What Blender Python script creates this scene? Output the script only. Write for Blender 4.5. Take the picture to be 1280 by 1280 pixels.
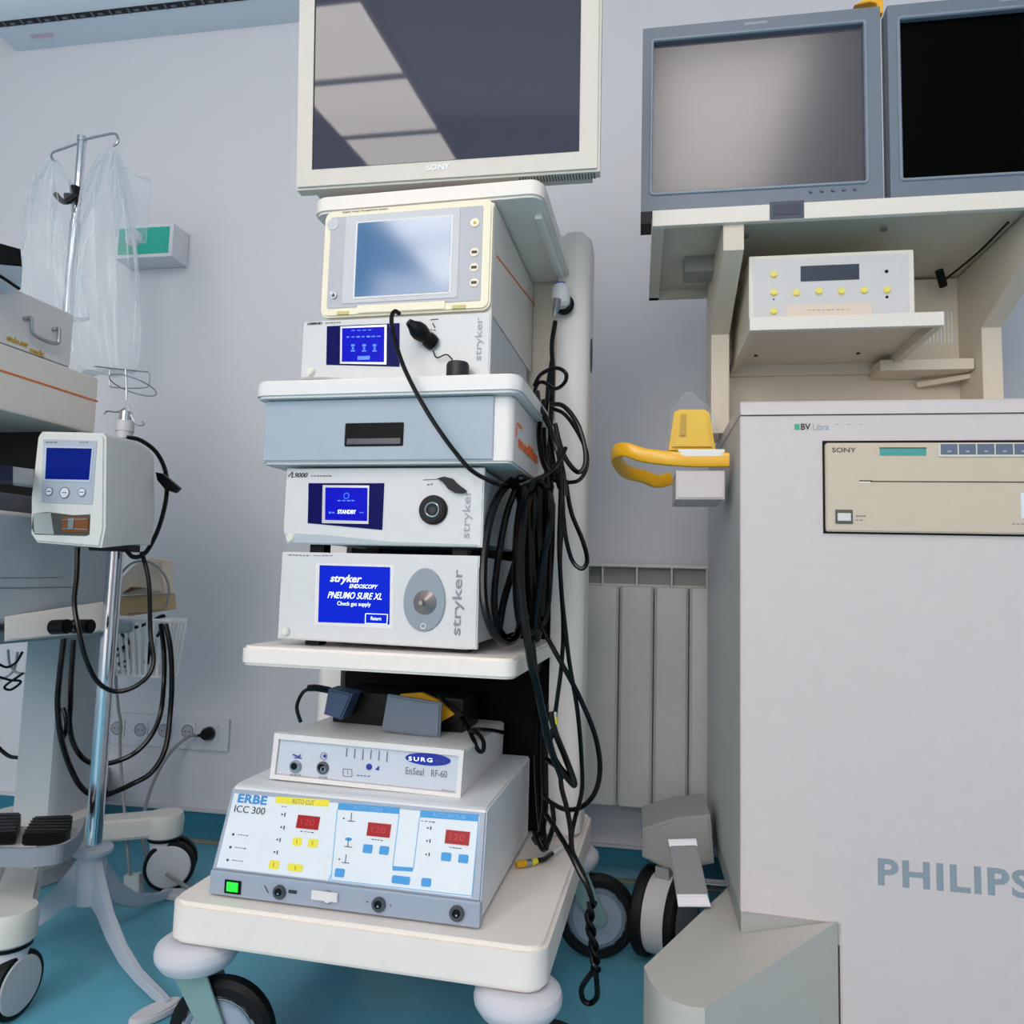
import bpy, bmesh, math, random
import numpy as np
from mathutils import Vector, Matrix
for o in list(bpy.data.objects): bpy.data.objects.remove(o)
random.seed(7)
C = bpy.context.scene.collection
SC = bpy.context.scene
PI = math.pi
# ------------------------------------------------------------------ camera
FP = 928.1
CAMH = 0.75
def _rot(pitch, roll, yaw):
    cy, sy = np.cos(yaw), np.sin(yaw)
    Rz = np.array([[cy,-sy,0],[sy,cy,0],[0,0,1]])
    M = np.array([[1,0,0],[0,0,-1],[0,1,0]])
    cp, sp = np.cos(pitch), np.sin(pitch)
    Rp = np.array([[1,0,0],[0,cp,sp],[0,-sp,cp]])
    cr, sr = np.cos(roll), np.sin(roll)
    Rr = np.array([[cr,-sr,0],[sr,cr,0],[0,0,1]])
    return Rr@Rp@M@Rz
RC = _rot(math.radians(5.2045), math.radians(1.5768), math.radians(-9.6))
cam = bpy.data.cameras.new('camera'); camo = bpy.data.objects.new('camera', cam); C.objects.link(camo)
cam.sensor_width = 36; cam.lens = FP/1280*36; cam.clip_start = 0.02
Rb = Matrix((RC[0].tolist(), (-RC[1]).tolist(), (-RC[2]).tolist())).transposed().to_4x4()
camo.matrix_world = Matrix.Translation((0,0,CAMH)) @ Rb
SC.camera = camo
# ------------------------------------------------------------------ world, light, exposure
SC.view_settings.view_transform = 'Standard'; SC.view_settings.look = 'None'
SC.view_settings.gamma = 1; SC.view_settings.use_curve_mapping = False
SC.view_settings.exposure = 0.40
W = bpy.data.worlds.new('room_light'); SC.world = W; W.use_nodes = True
nt = W.node_tree; bgn = nt.nodes['Background']
tc = nt.nodes.new('ShaderNodeTexCoord'); sep = nt.nodes.new('ShaderNodeSeparateXYZ')
rmp = nt.nodes.new('ShaderNodeValToRGB'); mp = nt.nodes.new('ShaderNodeMapRange')
nt.links.new(tc.outputs['Generated'], sep.inputs[0]); nt.links.new(sep.outputs['X'], mp.inputs[0])
mp.inputs[1].default_value = -1; mp.inputs[2].default_value = 1
nt.links.new(mp.outputs[0], rmp.inputs[0])
cr = rmp.color_ramp; cr.elements[0].position = 0.0; cr.elements[0].color = (.82,.78,.76,1)
cr.elements[1].position = .75; cr.elements[1].color = (.12,.12,.12,1)
e = cr.elements.new(.56); e.color = (.74,.705,.69,1)
e = cr.elements.new(.64); e.color = (.24,.24,.24,1)
nt.links.new(rmp.outputs[0], bgn.inputs[0]); bgn.inputs[1].default_value = 1.25
def area(name, loc, target, sx, sy, power, col=(1,1,1)):
    l = bpy.data.lights.new(name, 'AREA'); l.shape = 'RECTANGLE'; l.size = sx; l.size_y = sy; l.energy = power; l.color = col
    o = bpy.data.objects.new(name, l); C.objects.link(o); o.location = loc
    o.rotation_euler = (Vector(target)-Vector(loc)).to_track_quat('-Z','Y').to_euler(); return o
area('front_fill', (-.9,-2.4,1.9), (-.2,2.0,.9), 2.2,1.6, 34, (1,.96,.92))  # unseen fill lamp added behind the camera to brighten the fronts

# ------------------------------------------------------------------ frames and measuring
class Frame:
    def __init__(s, deg):
        t = math.radians(deg); s.a = t
        s.ex = np.array([math.cos(t), math.sin(t), 0]); s.ey = np.array([-math.sin(t), math.cos(t), 0]); s.ez = np.array([0,0,1.])
    def ray(s, x, y):
        d = RC.T@np.array([(x-640)/FP, (y-640)/FP, 1.]); return np.array([d@s.ex, d@s.ey, d[2]])
    def world(s, p): return Vector((s.ex*p[0]+s.ey*p[1]+s.ez*p[2]).tolist())
    def at(s, x, y, v):                       # point seen at pixel x,y standing at distance v
        d = s.ray(x, y); d = d*v/d[1]; return (d[0], d[1], d[2]+CAMH)
CF = Frame(-2.54); WF = Frame(0)
# ------------------------------------------------------------------ materials
MATS = {}
def lin(c): return tuple(((x/255)/12.92 if x/255 <= .04045 else ((x/255+.055)/1.055)**2.4) for x in c)
def mat(name, rgb, rough=.45, metal=0, emit=0, noise=.03, bump=0, nscale=40, spec=.5, emc=None, coat=0):
    if name in MATS: return MATS[name]
    m = bpy.data.materials.new(name); m.use_nodes = True; n = m.node_tree; b = n.nodes['Principled BSDF']
    c = lin(rgb); b.inputs['Roughness'].default_value = rough; b.inputs['Metallic'].default_value = metal
    b.inputs['Specular IOR Level'].default_value = spec
    b.inputs['Coat Weight'].default_value = coat
    t = n.nodes.new('ShaderNodeTexCoord'); no = n.nodes.new('ShaderNodeTexNoise'); no.inputs['Scale'].default_value = nscale; no.inputs['Detail'].default_value = 3
    n.links.new(t.outputs['Object'], no.inputs['Vector'])
    mx = n.nodes.new('ShaderNodeMix'); mx.data_type = 'RGBA'
    mx.inputs['A'].default_value = (*[x*(1-noise) for x in c],1); mx.inputs['B'].default_value = (*[min(1,x*(1+noise)) for x in c],1)
    n.links.new(no.outputs['Fac'], mx.inputs['Factor']); n.links.new(mx.outputs['Result'], b.inputs['Base Color'])
    if bump:
        bp = n.nodes.new('ShaderNodeBump'); bp.inputs['Strength'].default_value = bump; bp.inputs['Distance'].default_value = .001
        n2 = n.nodes.new('ShaderNodeTexNoise'); n2.inputs['Scale'].default_value = 900; n.links.new(t.outputs['Object'], n2.inputs['Vector'])
        n.links.new(n2.outputs['Fac'], bp.inputs['Height']); n.links.new(bp.outputs['Normal'], b.inputs['Normal'])
    if emit:
        b.inputs['Emission Color'].default_value = (*lin(emc or rgb),1); b.inputs['Emission Strength'].default_value = emit
    MATS[name] = m; return m
WHITE = mat('white_plastic', (230,226,225), .42, bump=.05)
CARTW = mat('cart_warm_white', (238,230,224), .40)
MASTW = mat('mast_grey_white', (232,226,222), .45)
LGREY = mat('light_grey_plastic', (200,200,206), .42)
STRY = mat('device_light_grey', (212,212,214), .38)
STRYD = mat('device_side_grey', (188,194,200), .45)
DRAWB = mat('drawer_blue_grey', (162,174,188), .45)
BLACK = mat('black_plastic', (3,3,4), .4, spec=.25)
DARK = mat('dark_metal', (30,30,34), .5)
RUB = mat('black_rubber', (9,9,11), .55, spec=.3)
CABLE = mat('black_cable', (2,2,3), .22, spec=.32)
GCABLE = mat('grey_cable', (140,142,146), .5)
CHROME = mat('chrome', (215,218,225), .14, metal=1)
STEEL = mat('brushed_steel', (170,174,182), .32, metal=1)
ALU = mat('aluminium', (205,207,210), .38, metal=.7)
GREYP = mat('mid_grey_plastic', (128,136,150), .45)
MONG = mat('monitor_grey', (108,118,132), .42)
SONYW = mat('monitor_cream', (212,205,196), .42)
CREAM = mat('aged_cream', (242,233,208), .45)
LAV = mat('lavender_grey', (184,183,192), .45)
CABW = mat('cabinet_grey_white', (208,199,200), .48, bump=.05)
CABB = mat('cabinet_beige', (214,204,188), .5)
PRN = mat('printer_beige', (206,190,171), .42)
YEL = mat('yellow_plastic', (244,180,22), .35, coat=.3)
ORG = mat('orange_stripe', (224,118,38), .5)
NAVY = mat('navy_glass', (0,4,84), .3, spec=.08)
SCRB = mat('blue_screen', (0,4,130), .3, emit=.36, emc=(0,10,225), spec=.08)
SCRB2 = mat('blue_pump_screen', (0,18,100), .3, emit=.22, emc=(0,36,150), spec=.1)
SCRBR = mat('royal_blue_screen', (0,20,140), .3, emit=.42, emc=(0,40,222), spec=.08)
SCRT = mat('screen_writing', (215,225,255), .4, emit=.8)
SCRT2 = mat('screen_dim_writing', (60,110,245), .4, emit=.6)
INK = mat('grey_ink', (120,124,132), .6)
INKD = mat('dark_ink', (45,47,54), .6)
INKB = mat('blue_ink', (30,50,160), .5)
INKL = mat('light_grey_ink', (160,166,176), .6)
BLUE = mat('bright_blue_print', (52,150,215), .5)
LBLUE = mat('light_blue_print', (120,180,225), .5)
YPR = mat('yellow_print', (238,222,50), .5)
RED = mat('red_display', (130,2,14), .35, emit=.22, emc=(185,0,20), spec=.25)
GREEN = mat('green_lit_switch', (40,220,60), .3, emit=.9, emc=(30,230,40))
TEAL = mat('teal_panel', (40,178,158), .45)
TEALD = mat('teal_display', (70,150,145), .3, emit=.1)
PALEG = mat('pale_green_button', (218,222,208), .4)
PANW = mat('label_white', (222,228,236), .45)
HUB = mat('wheel_hub_grey', (150,165,182), .5)
GALV = mat('galvanised_green_grey', (140,170,168), .45, metal=.35)
PALEWH = mat('bumper_grey', (206,205,214), .42)
RADW = mat('radiator_white', (205,206,204), .4)
BAGY = mat('yellow_button', (236,222,110), .4)
ORPRT = mat('orange_print', (238,110,50), .55)
GOLD = mat('gold_print', (214,160,20), .5)
BROWN = mat('brown_cardboard', (196,170,130), .7)
BROWND = mat('amber_roller', (120,70,25), .35)
TRAYG = mat('tray_grey', (140,145,156), .5)
SBLUE = mat('slate_blue_plastic', (96,106,130), .45)
COLW = mat('column_grey_white', (178,186,192), .5)
SCREEN1 = mat('glossy_screen', (62,63,78), .03, spec=.42)
SCREEN2 = mat('matte_screen', (78,74,82), .2, spec=.62)
SCREEN3 = mat('black_screen', (1,1,1), .3, spec=.04)
SCREEN4 = mat('touch_screen_glass', (66,112,158), .10, spec=.85)
def clear_film(name, tint=(.93,.96,.98), fac=.40, rough=.08):
    m = bpy.data.materials.new(name); m.use_nodes = True; n = m.node_tree; b = n.nodes['Principled BSDF']
    b.inputs['Base Color'].default_value = (*tint,1); b.inputs['Roughness'].default_value = rough; b.inputs['Specular IOR Level'].default_value = .9
    tr = n.nodes.new('ShaderNodeBsdfTransparent'); tr.inputs[0].default_value = (.97,.99,1,1)
    lw = n.nodes.new('ShaderNodeLayerWeight'); lw.inputs[0].default_value = .5; mr_lo = .35
    mr = n.nodes.new('ShaderNodeMapRange'); mr.inputs[1].default_value = mr_lo; mr.inputs[3].default_value = fac*.28; mr.inputs[4].default_value = min(1,fac*2.2)
    n.links.new(lw.outputs['Facing'], mr.inputs[0])
    ms = n.nodes.new('ShaderNodeMixShader'); n.links.new(mr.outputs[0], ms.inputs[0]); n.links.new(tr.outputs[0], ms.inputs[1]); n.links.new(b.outputs[0], ms.inputs[2])
    n.links.new(ms.outputs[0], n.nodes['Material Output'].inputs[0]); return m
FILM = clear_film('clear_bag_film'); FILM2 = clear_film('clear_wrap_film', fac=.16)
# room surfaces
def wallmat():
    m = mat('painted_wall', (216,216,223), .6, noise=.02, bump=.08, nscale=2.2, spec=.3); return m
WALLM = wallmat()
def floormat():
    m = bpy.data.materials.new('teal_vinyl_floor'); m.use_nodes = True; n = m.node_tree; b = n.nodes['Principled BSDF']
    t = n.nodes.new('ShaderNodeTexCoord'); a = n.nodes.new('ShaderNodeTexNoise'); a.inputs['Scale'].default_value = 5; a.inputs['Detail'].default_value = 8; a.inputs['Roughness'].default_value = .7
    r = n.nodes.new('ShaderNodeValToRGB'); r.color_ramp.elements[0].position = .3; r.color_ramp.elements[0].color = (*lin((84,158,182)),1)
    r.color_ramp.elements[1].position = .7; r.color_ramp.elements[1].color = (*lin((106,180,202)),1)
    n.links.new(t.outputs['Object'], a.inputs['Vector']); n.links.new(a.outputs['Fac'], r.inputs[0]); n.links.new(r.outputs[0], b.inputs['Base Color'])
    b.inputs['Roughness'].default_value = .38; b.inputs['Specular IOR Level'].default_value = .35
    return m
FLOORM = floormat()
SKIRT = mat('teal_skirting', (40,118,145), .4)
# ------------------------------------------------------------------ mesh helpers (author in frame coordinates)
def B(): return bmesh.new()
def _place(bm, verts, M):
    if M is not None: bmesh.ops.transform(bm, matrix=M, verts=verts)
def box(bm, x0,x1,y0,y1,z0,z1, r=0, seg=2, M=None):
    g = bmesh.ops.create_cube(bm, size=1); vs = g['verts']
    for v in vs: v.co = Vector((x0+(v.co.x+.5)*(x1-x0), y0+(v.co.y+.5)*(y1-y0), z0+(v.co.z+.5)*(z1-z0)))
    if M is not None: bmesh.ops.transform(bm, matrix=M, verts=vs)
    if r:
        es = list({e for v in vs for e in v.link_edges})
        bmesh.ops.bevel(bm, geom=es, offset=r, segments=seg, affect='EDGES', profile=.5)
    return bm
def prism(bm, pts, off, r=0, seg=2):
    off = Vector(off); a = [bm.verts.new(Vector(p)) for p in pts]; b = [bm.verts.new(Vector(p)+off) for p in pts]
    n = len(a); f1 = bm.faces.new(a); f2 = bm.faces.new(b[::-1]); side = []
    for i in range(n): side.append(bm.faces.new((a[i], b[i], b[(i+1)%n], a[(i+1)%n])))
    bmesh.ops.recalc_face_normals(bm, faces=[f1,f2]+side)
    if r: bmesh.ops.bevel(bm, geom=list(f1.edges)+list(f2.edges), offset=r, segments=seg, affect='EDGES')
    return bm
def rrect(x0,x1,y0,y1,R,n=6, corners=(1,1,1,1)):
    pts = []
    for k,(cx,cy,a0) in enumerate(((x1-R,y1-R,0),(x0+R,y1-R,90),(x0+R,y0+R,180),(x1-R,y0+R,270))):
        if corners[k]:
            for i in range(n+1):
                a = math.radians(a0+90*i/n); pts.append((cx+R*math.cos(a), cy+R*math.sin(a)))
        else: pts.append(((x1 if a0 in (0,270) else x0),(y1 if a0 in (0,90) else y0)))
    return pts
def slab(bm, x0,x1,y0,y1,z0,z1,R=.03,r=.006,corners=(1,1,1,1)):
    return prism(bm, [(x,y,z0) for x,y in rrect(x0,x1,y0,y1,R,6,corners)], (0,0,z1-z0), r)
def basis(d):
    d = Vector(d).normalized(); u = d.orthogonal().normalized(); return d, u, d.cross(u)
def cyl(bm, p, q, r, r2=None, n=24, bev=0):
    p = Vector(p); q = Vector(q); r2 = r if r2 is None else r2; d,u,w = basis(q-p)
    A = [bm.verts.new(p+(u*math.cos(2*PI*i/n)+w*math.sin(2*PI*i/n))*r) for i in range(n)]
    Bv = [bm.verts.new(q+(u*math.cos(2*PI*i/n)+w*math.sin(2*PI*i/n))*r2) for i in range(n)]
    fs = [bm.faces.new(A[::-1]), bm.faces.new(Bv)]
    for i in range(n): fs.append(bm.faces.new((A[i],A[(i+1)%n],Bv[(i+1)%n],Bv[i])))
    if bev: bmesh.ops.bevel(bm, geom=list(fs[1].edges), offset=bev, segments=2, affect='EDGES')
    return bm
def lathe(bm, o, axis, prof, n=32, loop=False):           # prof: (radius, height along axis)
    o = Vector(o); d,u,w = basis(axis); rings = []
    for (r,h) in prof:
        if r < 1e-6: rings.append([bm.verts.new(o+d*h)])
        else: rings.append([bm.verts.new(o+d*h+(u*math.cos(2*PI*i/n)+w*math.sin(2*PI*i/n))*r) for i in range(n)])
    for a,b in zip(rings, rings[1:]):
        for i in range(n):
            j = (i+1)%n
            if len(a)==1 and len(b)==1: continue
            if len(a)==1: bm.faces.new((a[0],b[j],b[i]))
            elif len(b)==1: bm.faces.new((a[i],a[j],b[0]))
            else: bm.faces.new((a[i],a[j],b[j],b[i]))
    if loop:
        for i in range(n): j=(i+1)%n; bm.faces.new((rings[-1][i],rings[-1][j],rings[0][j],rings[0][i]))
    else:
        if len(rings[0])>1: bm.faces.new(rings[0][::-1])
        if len(rings[-1])>1: bm.faces.new(rings[-1])
    bmesh.ops.recalc_face_normals(bm, faces=bm.faces); return bm
def torus(bm, o, axis, R, r, n=36, m=10, sx=1):
    o = Vector(o); d,u,w = basis(axis); ring = []
    for i in range(n):
        a = 2*PI*i/n; c = u*math.cos(a)+w*math.sin(a)
        ring.append([bm.verts.new(o+c*(R+r*math.cos(2*PI*k/m))+d*(r*sx*math.sin(2*PI*k/m))) for k in range(m)])
    for i in range(n):
        for k in range(m): bm.faces.new((ring[i][k],ring[(i+1)%n][k],ring[(i+1)%n][(k+1)%m],ring[i][(k+1)%m]))
    return bm
def smooth(pts, n=6):
    P = [Vector(p) for p in pts]
    if len(P) < 3: return P
    P = [P[0]*2-P[1]]+P+[P[-1]*2-P[-2]]; out = []
    for i in range(1, len(P)-2):
        a,b,c,d = P[i-1],P[i],P[i+1],P[i+2]
        for k in range(n):
            t = k/n; out.append(.5*((2*b)+(c-a)*t+(2*a-5*b+4*c-d)*t*t+(3*b-a-3*c+d)*t**3))
    out.append(P[-2]); return out
def tube(bm, pts, r, m=8, sm=6, closed=False):
    P = smooth(pts, sm) if sm else [Vector(p) for p in pts]
    Q = [P[0]]
    for p in P[1:]:
        if (p-Q[-1]).length > 1e-5: Q.append(p)
    P = Q; rings = []; t0 = (P[1]-P[0]).normalized(); u = t0.orthogonal().normalized()
    for i,p in enumerate(P):
        t = (P[min(i+1,len(P)-1)]-P[max(i-1,0)]).normalized()
        u = (u-t*u.dot(t)).normalized(); w = t.cross(u)
        rings.append([bm.verts.new(p+(u*math.cos(2*PI*k/m)+w*math.sin(2*PI*k/m))*r) for k in range(m)])
    for a,b in zip(rings, rings[1:]):
        for k in range(m): bm.faces.new((a[k],a[(k+1)%m],b[(k+1)%m],b[k]))
    bm.faces.new(rings[0][::-1]); bm.faces.new(rings[-1]); return bm
def link(name, bm, m, parent=None, ang=35):
    me = bpy.data.meshes.new(name); bmesh.ops.recalc_face_normals(bm, faces=bm.faces)
    bm.to_mesh(me); bm.free(); o = bpy.data.objects.new(name, me); C.objects.link(o)
    if isinstance(m, (list,tuple)):
        for k in m: me.materials.append(k)
    else: me.materials.append(m)
    for p in me.polygons: p.use_smooth = True
    me.set_sharp_from_angle(angle=math.radians(ang))
    wn = o.modifiers.new('even_shading','WEIGHTED_NORMAL'); wn.keep_sharp = True
    if parent: o.parent = parent
    return o
class Thing:
    def __init__(s, name, label, cat, fr, org, group=None):
        s.fr = fr; s.org = Vector(org); o = bpy.data.objects.new(name, None); C.objects.link(o); s.o = o
        o.location = fr.world(org); o.rotation_euler = (0,0,fr.a); o['label'] = label; o['category'] = cat
        o.empty_display_size = .05
        if group: o['group'] = group
    def part(s, name, bm, m, parent=None, label=None):
        bmesh.ops.translate(bm, verts=bm.verts, vec=-s.org)
        o = link(name, bm, m, parent or s.o)
        if label: o['label'] = label
        return o
def single(name, bm, m, label, cat, fr, org, group=None, kind=None):
    bmesh.ops.translate(bm, verts=bm.verts, vec=-Vector(org))
    o = link(name, bm, m); o.location = fr.world(org); o.rotation_euler = (0,0,fr.a)
    if label: o['label'] = label
    if cat: o['category'] = cat
    if group: o['group'] = group
    if kind: o['kind'] = kind
    return o
class Panel:                                   # a flat face of a thing: O + a X + b Z, outward N
    def __init__(s, fr, O, X=(1,0,0), Z=(0,0,1)):
        s.fr = fr; s.O = Vector(O); s.X = Vector(X).normalized(); s.Z = Vector(Z).normalized(); s.N = s.X.cross(s.Z).normalized()
        s.Z = s.N.cross(s.X).normalized()
    def px(s, x, y):
        d = Vector(s.fr.ray(x,y).tolist()); c = Vector((0,0,CAMH)); t = (s.O-c).dot(s.N)/d.dot(s.N)
        q = c+d*t-s.O; return (q.dot(s.X), q.dot(s.Z))
    def P(s, a, b, d=0): return s.O+s.X*a+s.Z*b+s.N*d
    def rc(s, x0,y0,x1,y1):
        a,b = s.px(x0,y0); c,d = s.px(x1,y1); return min(a,c),max(a,c),min(b,d),max(b,d)
    def rect(s, bm, x0,y0,x1,y1, d0=-.0005,d1=.001, R=0, r=0):
        a0,a1,b0,b1 = s.rc(x0,y0,x1,y1); return s.rab(bm,a0,a1,b0,b1,d0,d1,R,r)
    def rab(s, bm, a0,a1,b0,b1,d0=-.0005,d1=.001,R=0,r=0):
        pts = rrect(a0,a1,b0,b1,R,4) if R else [(a0,b0),(a1,b0),(a1,b1),(a0,b1)]
        return prism(bm, [s.P(a,b,d0) for a,b in pts], s.N*(d1-d0), r)
    def quad(s, bm, pxs, d0=-.0005, d1=.001, r=0): return prism(bm, [s.P(*s.px(*p), d0) for p in pxs], s.N*(d1-d0), r)
    def sc(s, x, y):                           # metres per pixel near x,y
        a = s.px(x,y); b = s.px(x,y+1); return math.hypot(a[0]-b[0],a[1]-b[1])
    def disc(s, bm, x,y,rp, d0=-.001,d1=.001, r2=None, n=24, bev=0):
        a,b = s.px(x,y); r = rp*s.sc(x,y); return cyl(bm, s.P(a,b,d0), s.P(a,b,d1), r, (r2*s.sc(x,y) if r2 else None), n, bev)
    def ring(s, bm, x,y,rp,w, d=.001):
        a,b = s.px(x,y); k = s.sc(x,y); return torus(bm, s.P(a,b,d), s.N, rp*k, w*k, 28, 8)
    def ell(s, bm, x,y,rx,ry,d0,d1,r=0,n=36):
        a,b = s.px(x,y); k = s.sc(x,y)
        return prism(bm, [s.P(a+rx*k*math.cos(2*PI*i/n), b+ry*k*math.sin(2*PI*i/n), d0) for i in range(n)], s.N*(d1-d0), r)
    def line(s, bm, x0,y0,x1,y1,w=.8,d0=-.0005,d1=.0008):
        a = Vector(s.px(x0,y0)); b = Vector(s.px(x1,y1)); t = (b-a); L = t.length; t.normalize(); n = Vector((-t.y,t.x))*(w*s.sc(x0,y0)/2)
        return prism(bm, [s.P(*(a+n),d0), s.P(*(a-n),d0), s.P(*(b-n),d0), s.P(*(b+n),d0)], s.N*(d1-d0))
    def text(s, bm, txt, x0,y0,x1,y1, d=.0009, bold=0, shear=0, rot=0, th=.0006, sp=1):
        a0,a1,b0,b1 = s.rc(x0,y0,x1,y1); return s.tab(bm,txt,a0,a1,b0,b1,d,bold,shear,rot,th,sp)
    def tab(s, bm, txt, a0,a1,b0,b1, d=.0009, bold=0, shear=0, rot=0, th=.0006, sp=1):
        cu = bpy.data.curves.new('lettering', 'FONT'); cu.body = txt; cu.offset = bold; cu.shear = shear; cu.size = 1; cu.space_character = sp; cu.resolution_u = 3
        to = bpy.data.objects.new('lettering', cu); C.objects.link(to)
        dg = bpy.context.evaluated_depsgraph_get(); me = bpy.data.meshes.new_from_object(to.evaluated_get(dg))
        V = np.array([v.co[:] for v in me.vertices]); 
        if rot: V = np.stack([-V[:,1], V[:,0], V[:,2]],1)
        mn = V.min(0); mx = V.max(0); k = np.maximum(mx-mn,1e-6)
        t2 = bmesh.new(); t2.from_mesh(me)
        for v,c in zip(t2.verts, V):
            v.co = s.P(a0+(c[0]-mn[0])/k[0]*(a1-a0), b0+(c[1]-mn[1])/k[1]*(b1-b0), d-th)
        ret = bmesh.ops.extrude_face_region(t2, geom=t2.faces[:])
        for g in ret['geom']:
            if isinstance(g, bmesh.types.BMVert): g.co += s.N*th
        tm = bpy.data.meshes.new('t'); t2.to_mesh(tm); t2.free(); bm.from_mesh(tm)
        bpy.data.objects.remove(to); bpy.data.curves.remove(cu); bpy.data.meshes.remove(me); bpy.data.meshes.remove(tm); return bm
def structure(name, bm, m):
    o = link(name, bm, m); o['kind'] = 'structure'; return o
# ================================================================== THE ROOM
structure('floor', box(B(), -3,2.6,-3,2.05,-.1,0), FLOORM)
structure('wall_back', box(B(), -3,2.6,2.0,2.15,0,3.05), WALLM)
structure('wall_left', box(B(), -3.15,-3,-3,2.15,0,3.05), WALLM)
structure('wall_right', box(B(), 2.6,2.75,-3,2.15,0,3.05), WALLM)
structure('ceiling', box(B(), -3,2.6,-3,2.15,2.95,3.1), mat('ceiling_white', (225,226,228), .8))
structure('baseboard_back', prism(B(), [(-3,2.0,0),(-3,1.975,.0),(-3,1.983,.012),(-3,1.99,.03),(-3,1.992,.074),(-3,2.0,.074)], (5.6,0,0)), SKIRT)
structure('trim_1', box(B(), -3,2.6,1.986,2.0,.074,.082,.002), mat('trim_white',(205,206,212),.5))
structure('trim_2', box(B(), -3,2.6,1.958,1.976,.0,.007,.002), mat('weld_strip_beige',(150,150,130),.6))
# ceiling lights
for k,(x,y) in enumerate(((-1.52,-1.20),(-1.52,-1.86),(-1.52,-2.52),(.37,-.55),(.37,-1.21))):
    t = Thing('ceiling_light', ('square lamp panel nearest the wall in the left ceiling row','square lamp panel in the middle of the left ceiling row','square lamp panel farthest from the wall in the left ceiling row','square lamp panel nearer the wall in the right ceiling row','square lamp panel farther from the wall in the right ceiling row')[k], 'ceiling light', WF, (x,y,2.95), 'ceiling lamp panels')
    bm = B()
    for (a,b,c,d) in ((-.33,.33,-.33,-.305),(-.33,.33,.305,.33),(-.33,-.305,-.305,.305),(.305,.33,-.305,.305)): box(bm, x+a,x+b,y+c,y+d,2.925,2.95)
    t.part('lamp_frame', bm, WHITE)
    t.part('diffuser', box(B(), x-.305,x+.305,y-.305,y+.305,2.935,2.945), mat('lamp_diffuser',(255,246,238),.5,emit=7,noise=0))

# ---- air conditioner
t = Thing('air_conditioner', 'white split air conditioner high on the wall at top left', 'air conditioner', WF, (-1.5,2.0,2.44))
ACM = mat('air_conditioner_white',(214,224,234),.4)
prof = [(2.0,2.445),(1.93,2.448),(1.86,2.462),(1.82,2.50),(1.80,2.56),(1.80,2.72),(1.84,2.75),(2.0,2.75)]
t.part('casing', prism(B(), [(-2.05,y,z) for y,z in prof], (1.10,0,0), .008), ACM)
pl = Panel(WF, (0,1.93,2.448), (1,0,0), (0,-.07,.014))
bm = B(); pl.rab(bm, -2.03,-1.10,.026,.044,-.003,.0015); t.part('air_outlet', bm, mat('vent_black',(6,6,8),.5))
for i in range(14):
    bm = B(); a = -1.99+i*.062; pl.rab(bm, a,a+.006,.026,.043,.001,.004)
    pl.rab(bm, a+.020,a+.038,.030,.037,.001,.003)
    t.part('vane', bm, mat('vane_grey',(96,106,120),.5))
bm = B(); pl.tab(bm, 'ACOND', -1.93,-1.86,-.028,-.010, .0012) if False else pl.rab(bm, -1.94,-1.86,-.022,-.012,-.001,.0008)
t.part('sticker', bm, mat('pink_sticker',(206,176,196),.5))

# ---- lit call panel on the wall
t = Thing('wall_call_panel', 'white wall box with a green front and a round knob', 'wall panel', WF, (-1.45,2.0,1.66))
a0 = WF.at(128,282,1.92); a1 = WF.at(217.5,278,1.92); b1 = WF.at(217,320,1.92)
t.part('housing', box(B(), -1.56,a1[0],1.92,2.0,b1[2],a1[2],.004), mat('panel_box_white',(224,226,232),.4))
p = Panel(WF, (0,1.92,0)); bm = B(); p.rab(bm, -1.545,a1[0]-.012,b1[2]+.011,a1[2]-.012,-.001,.0015); gp = t.part('green_front', bm, TEAL)
bm = B(); p.disc(bm, 168,299,11,0,.012,9,bev=.002); kn = t.part('knob', bm, mat('knob_grey_white',(206,208,214),.35))
bm = B(); p.disc(bm, 168,299,5,.01,.016); t.part('knob_centre', bm, ALU, kn)

# ---- socket strip
t = Thing('socket_strip', 'white strip of five wall sockets low on the back wall', 'socket strip', WF, (-1.3,2.0,.29))
p = Panel(WF, (0,1.988,0)); a0,a1,b0,b1 = p.rc(118,893,284,938)
b0,b1 = .262,.337-.02
b1 = p.px(210,895)[1]; b0 = p.px(210,935)[1]
t.part('back_plate', box(B(), a0,a1,1.988,2.0,b0,b1,.003), mat('socket_white',(212,214,222),.4))
for i,(x,y) in enumerate([(147,910),(176,912),(206,913),(235,914),(263,916)]):
    a,b = p.px(x,y); bm = B(); p.rab(bm, a-.024,a+.024,b-.024,b+.024,-.001,.003,0,.001)
    s = t.part('socket', bm, mat('socket_face',(216,218,226),.35))
    bm = B(); torus(bm, p.P(a,b,.003), p.N, .0175,.002,28,6); t.part('socket_rim', bm, mat('socket_rim_grey',(150,152,160),.4), s)
    bm = B(); cyl(bm, p.P(a,b,-.001), p.P(a,b,.0034), .016); t.part('socket_well', bm, mat('socket_well_grey',(176,178,188),.5), s)
    if i < 4:
        bm = B()
        for q in (-.007,.007): cyl(bm, p.P(a+q,b,.003), p.P(a+q,b,.0042), .002, n=10)
        t.part('pin_hole', bm, INKD, s)
a,b = p.px(263,916)
pg = Thing('power_plug', 'black round mains plug pushed into the rightmost wall socket', 'plug', WF, tuple(p.P(a,b,.003)))
bm = B(); lathe(bm, p.P(a,b,.0045), p.N, [(.017,0),(.018,.004),(.018,.016),(.013,.026),(0,.027)]); pb = pg.part('plug_body', bm, BLACK)
bm = B(); cyl(bm, p.P(a,b,.016), p.P(a-.028,b-.006,.020), .006,.004); pg.part('strain_relief', bm, BLACK)
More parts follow.
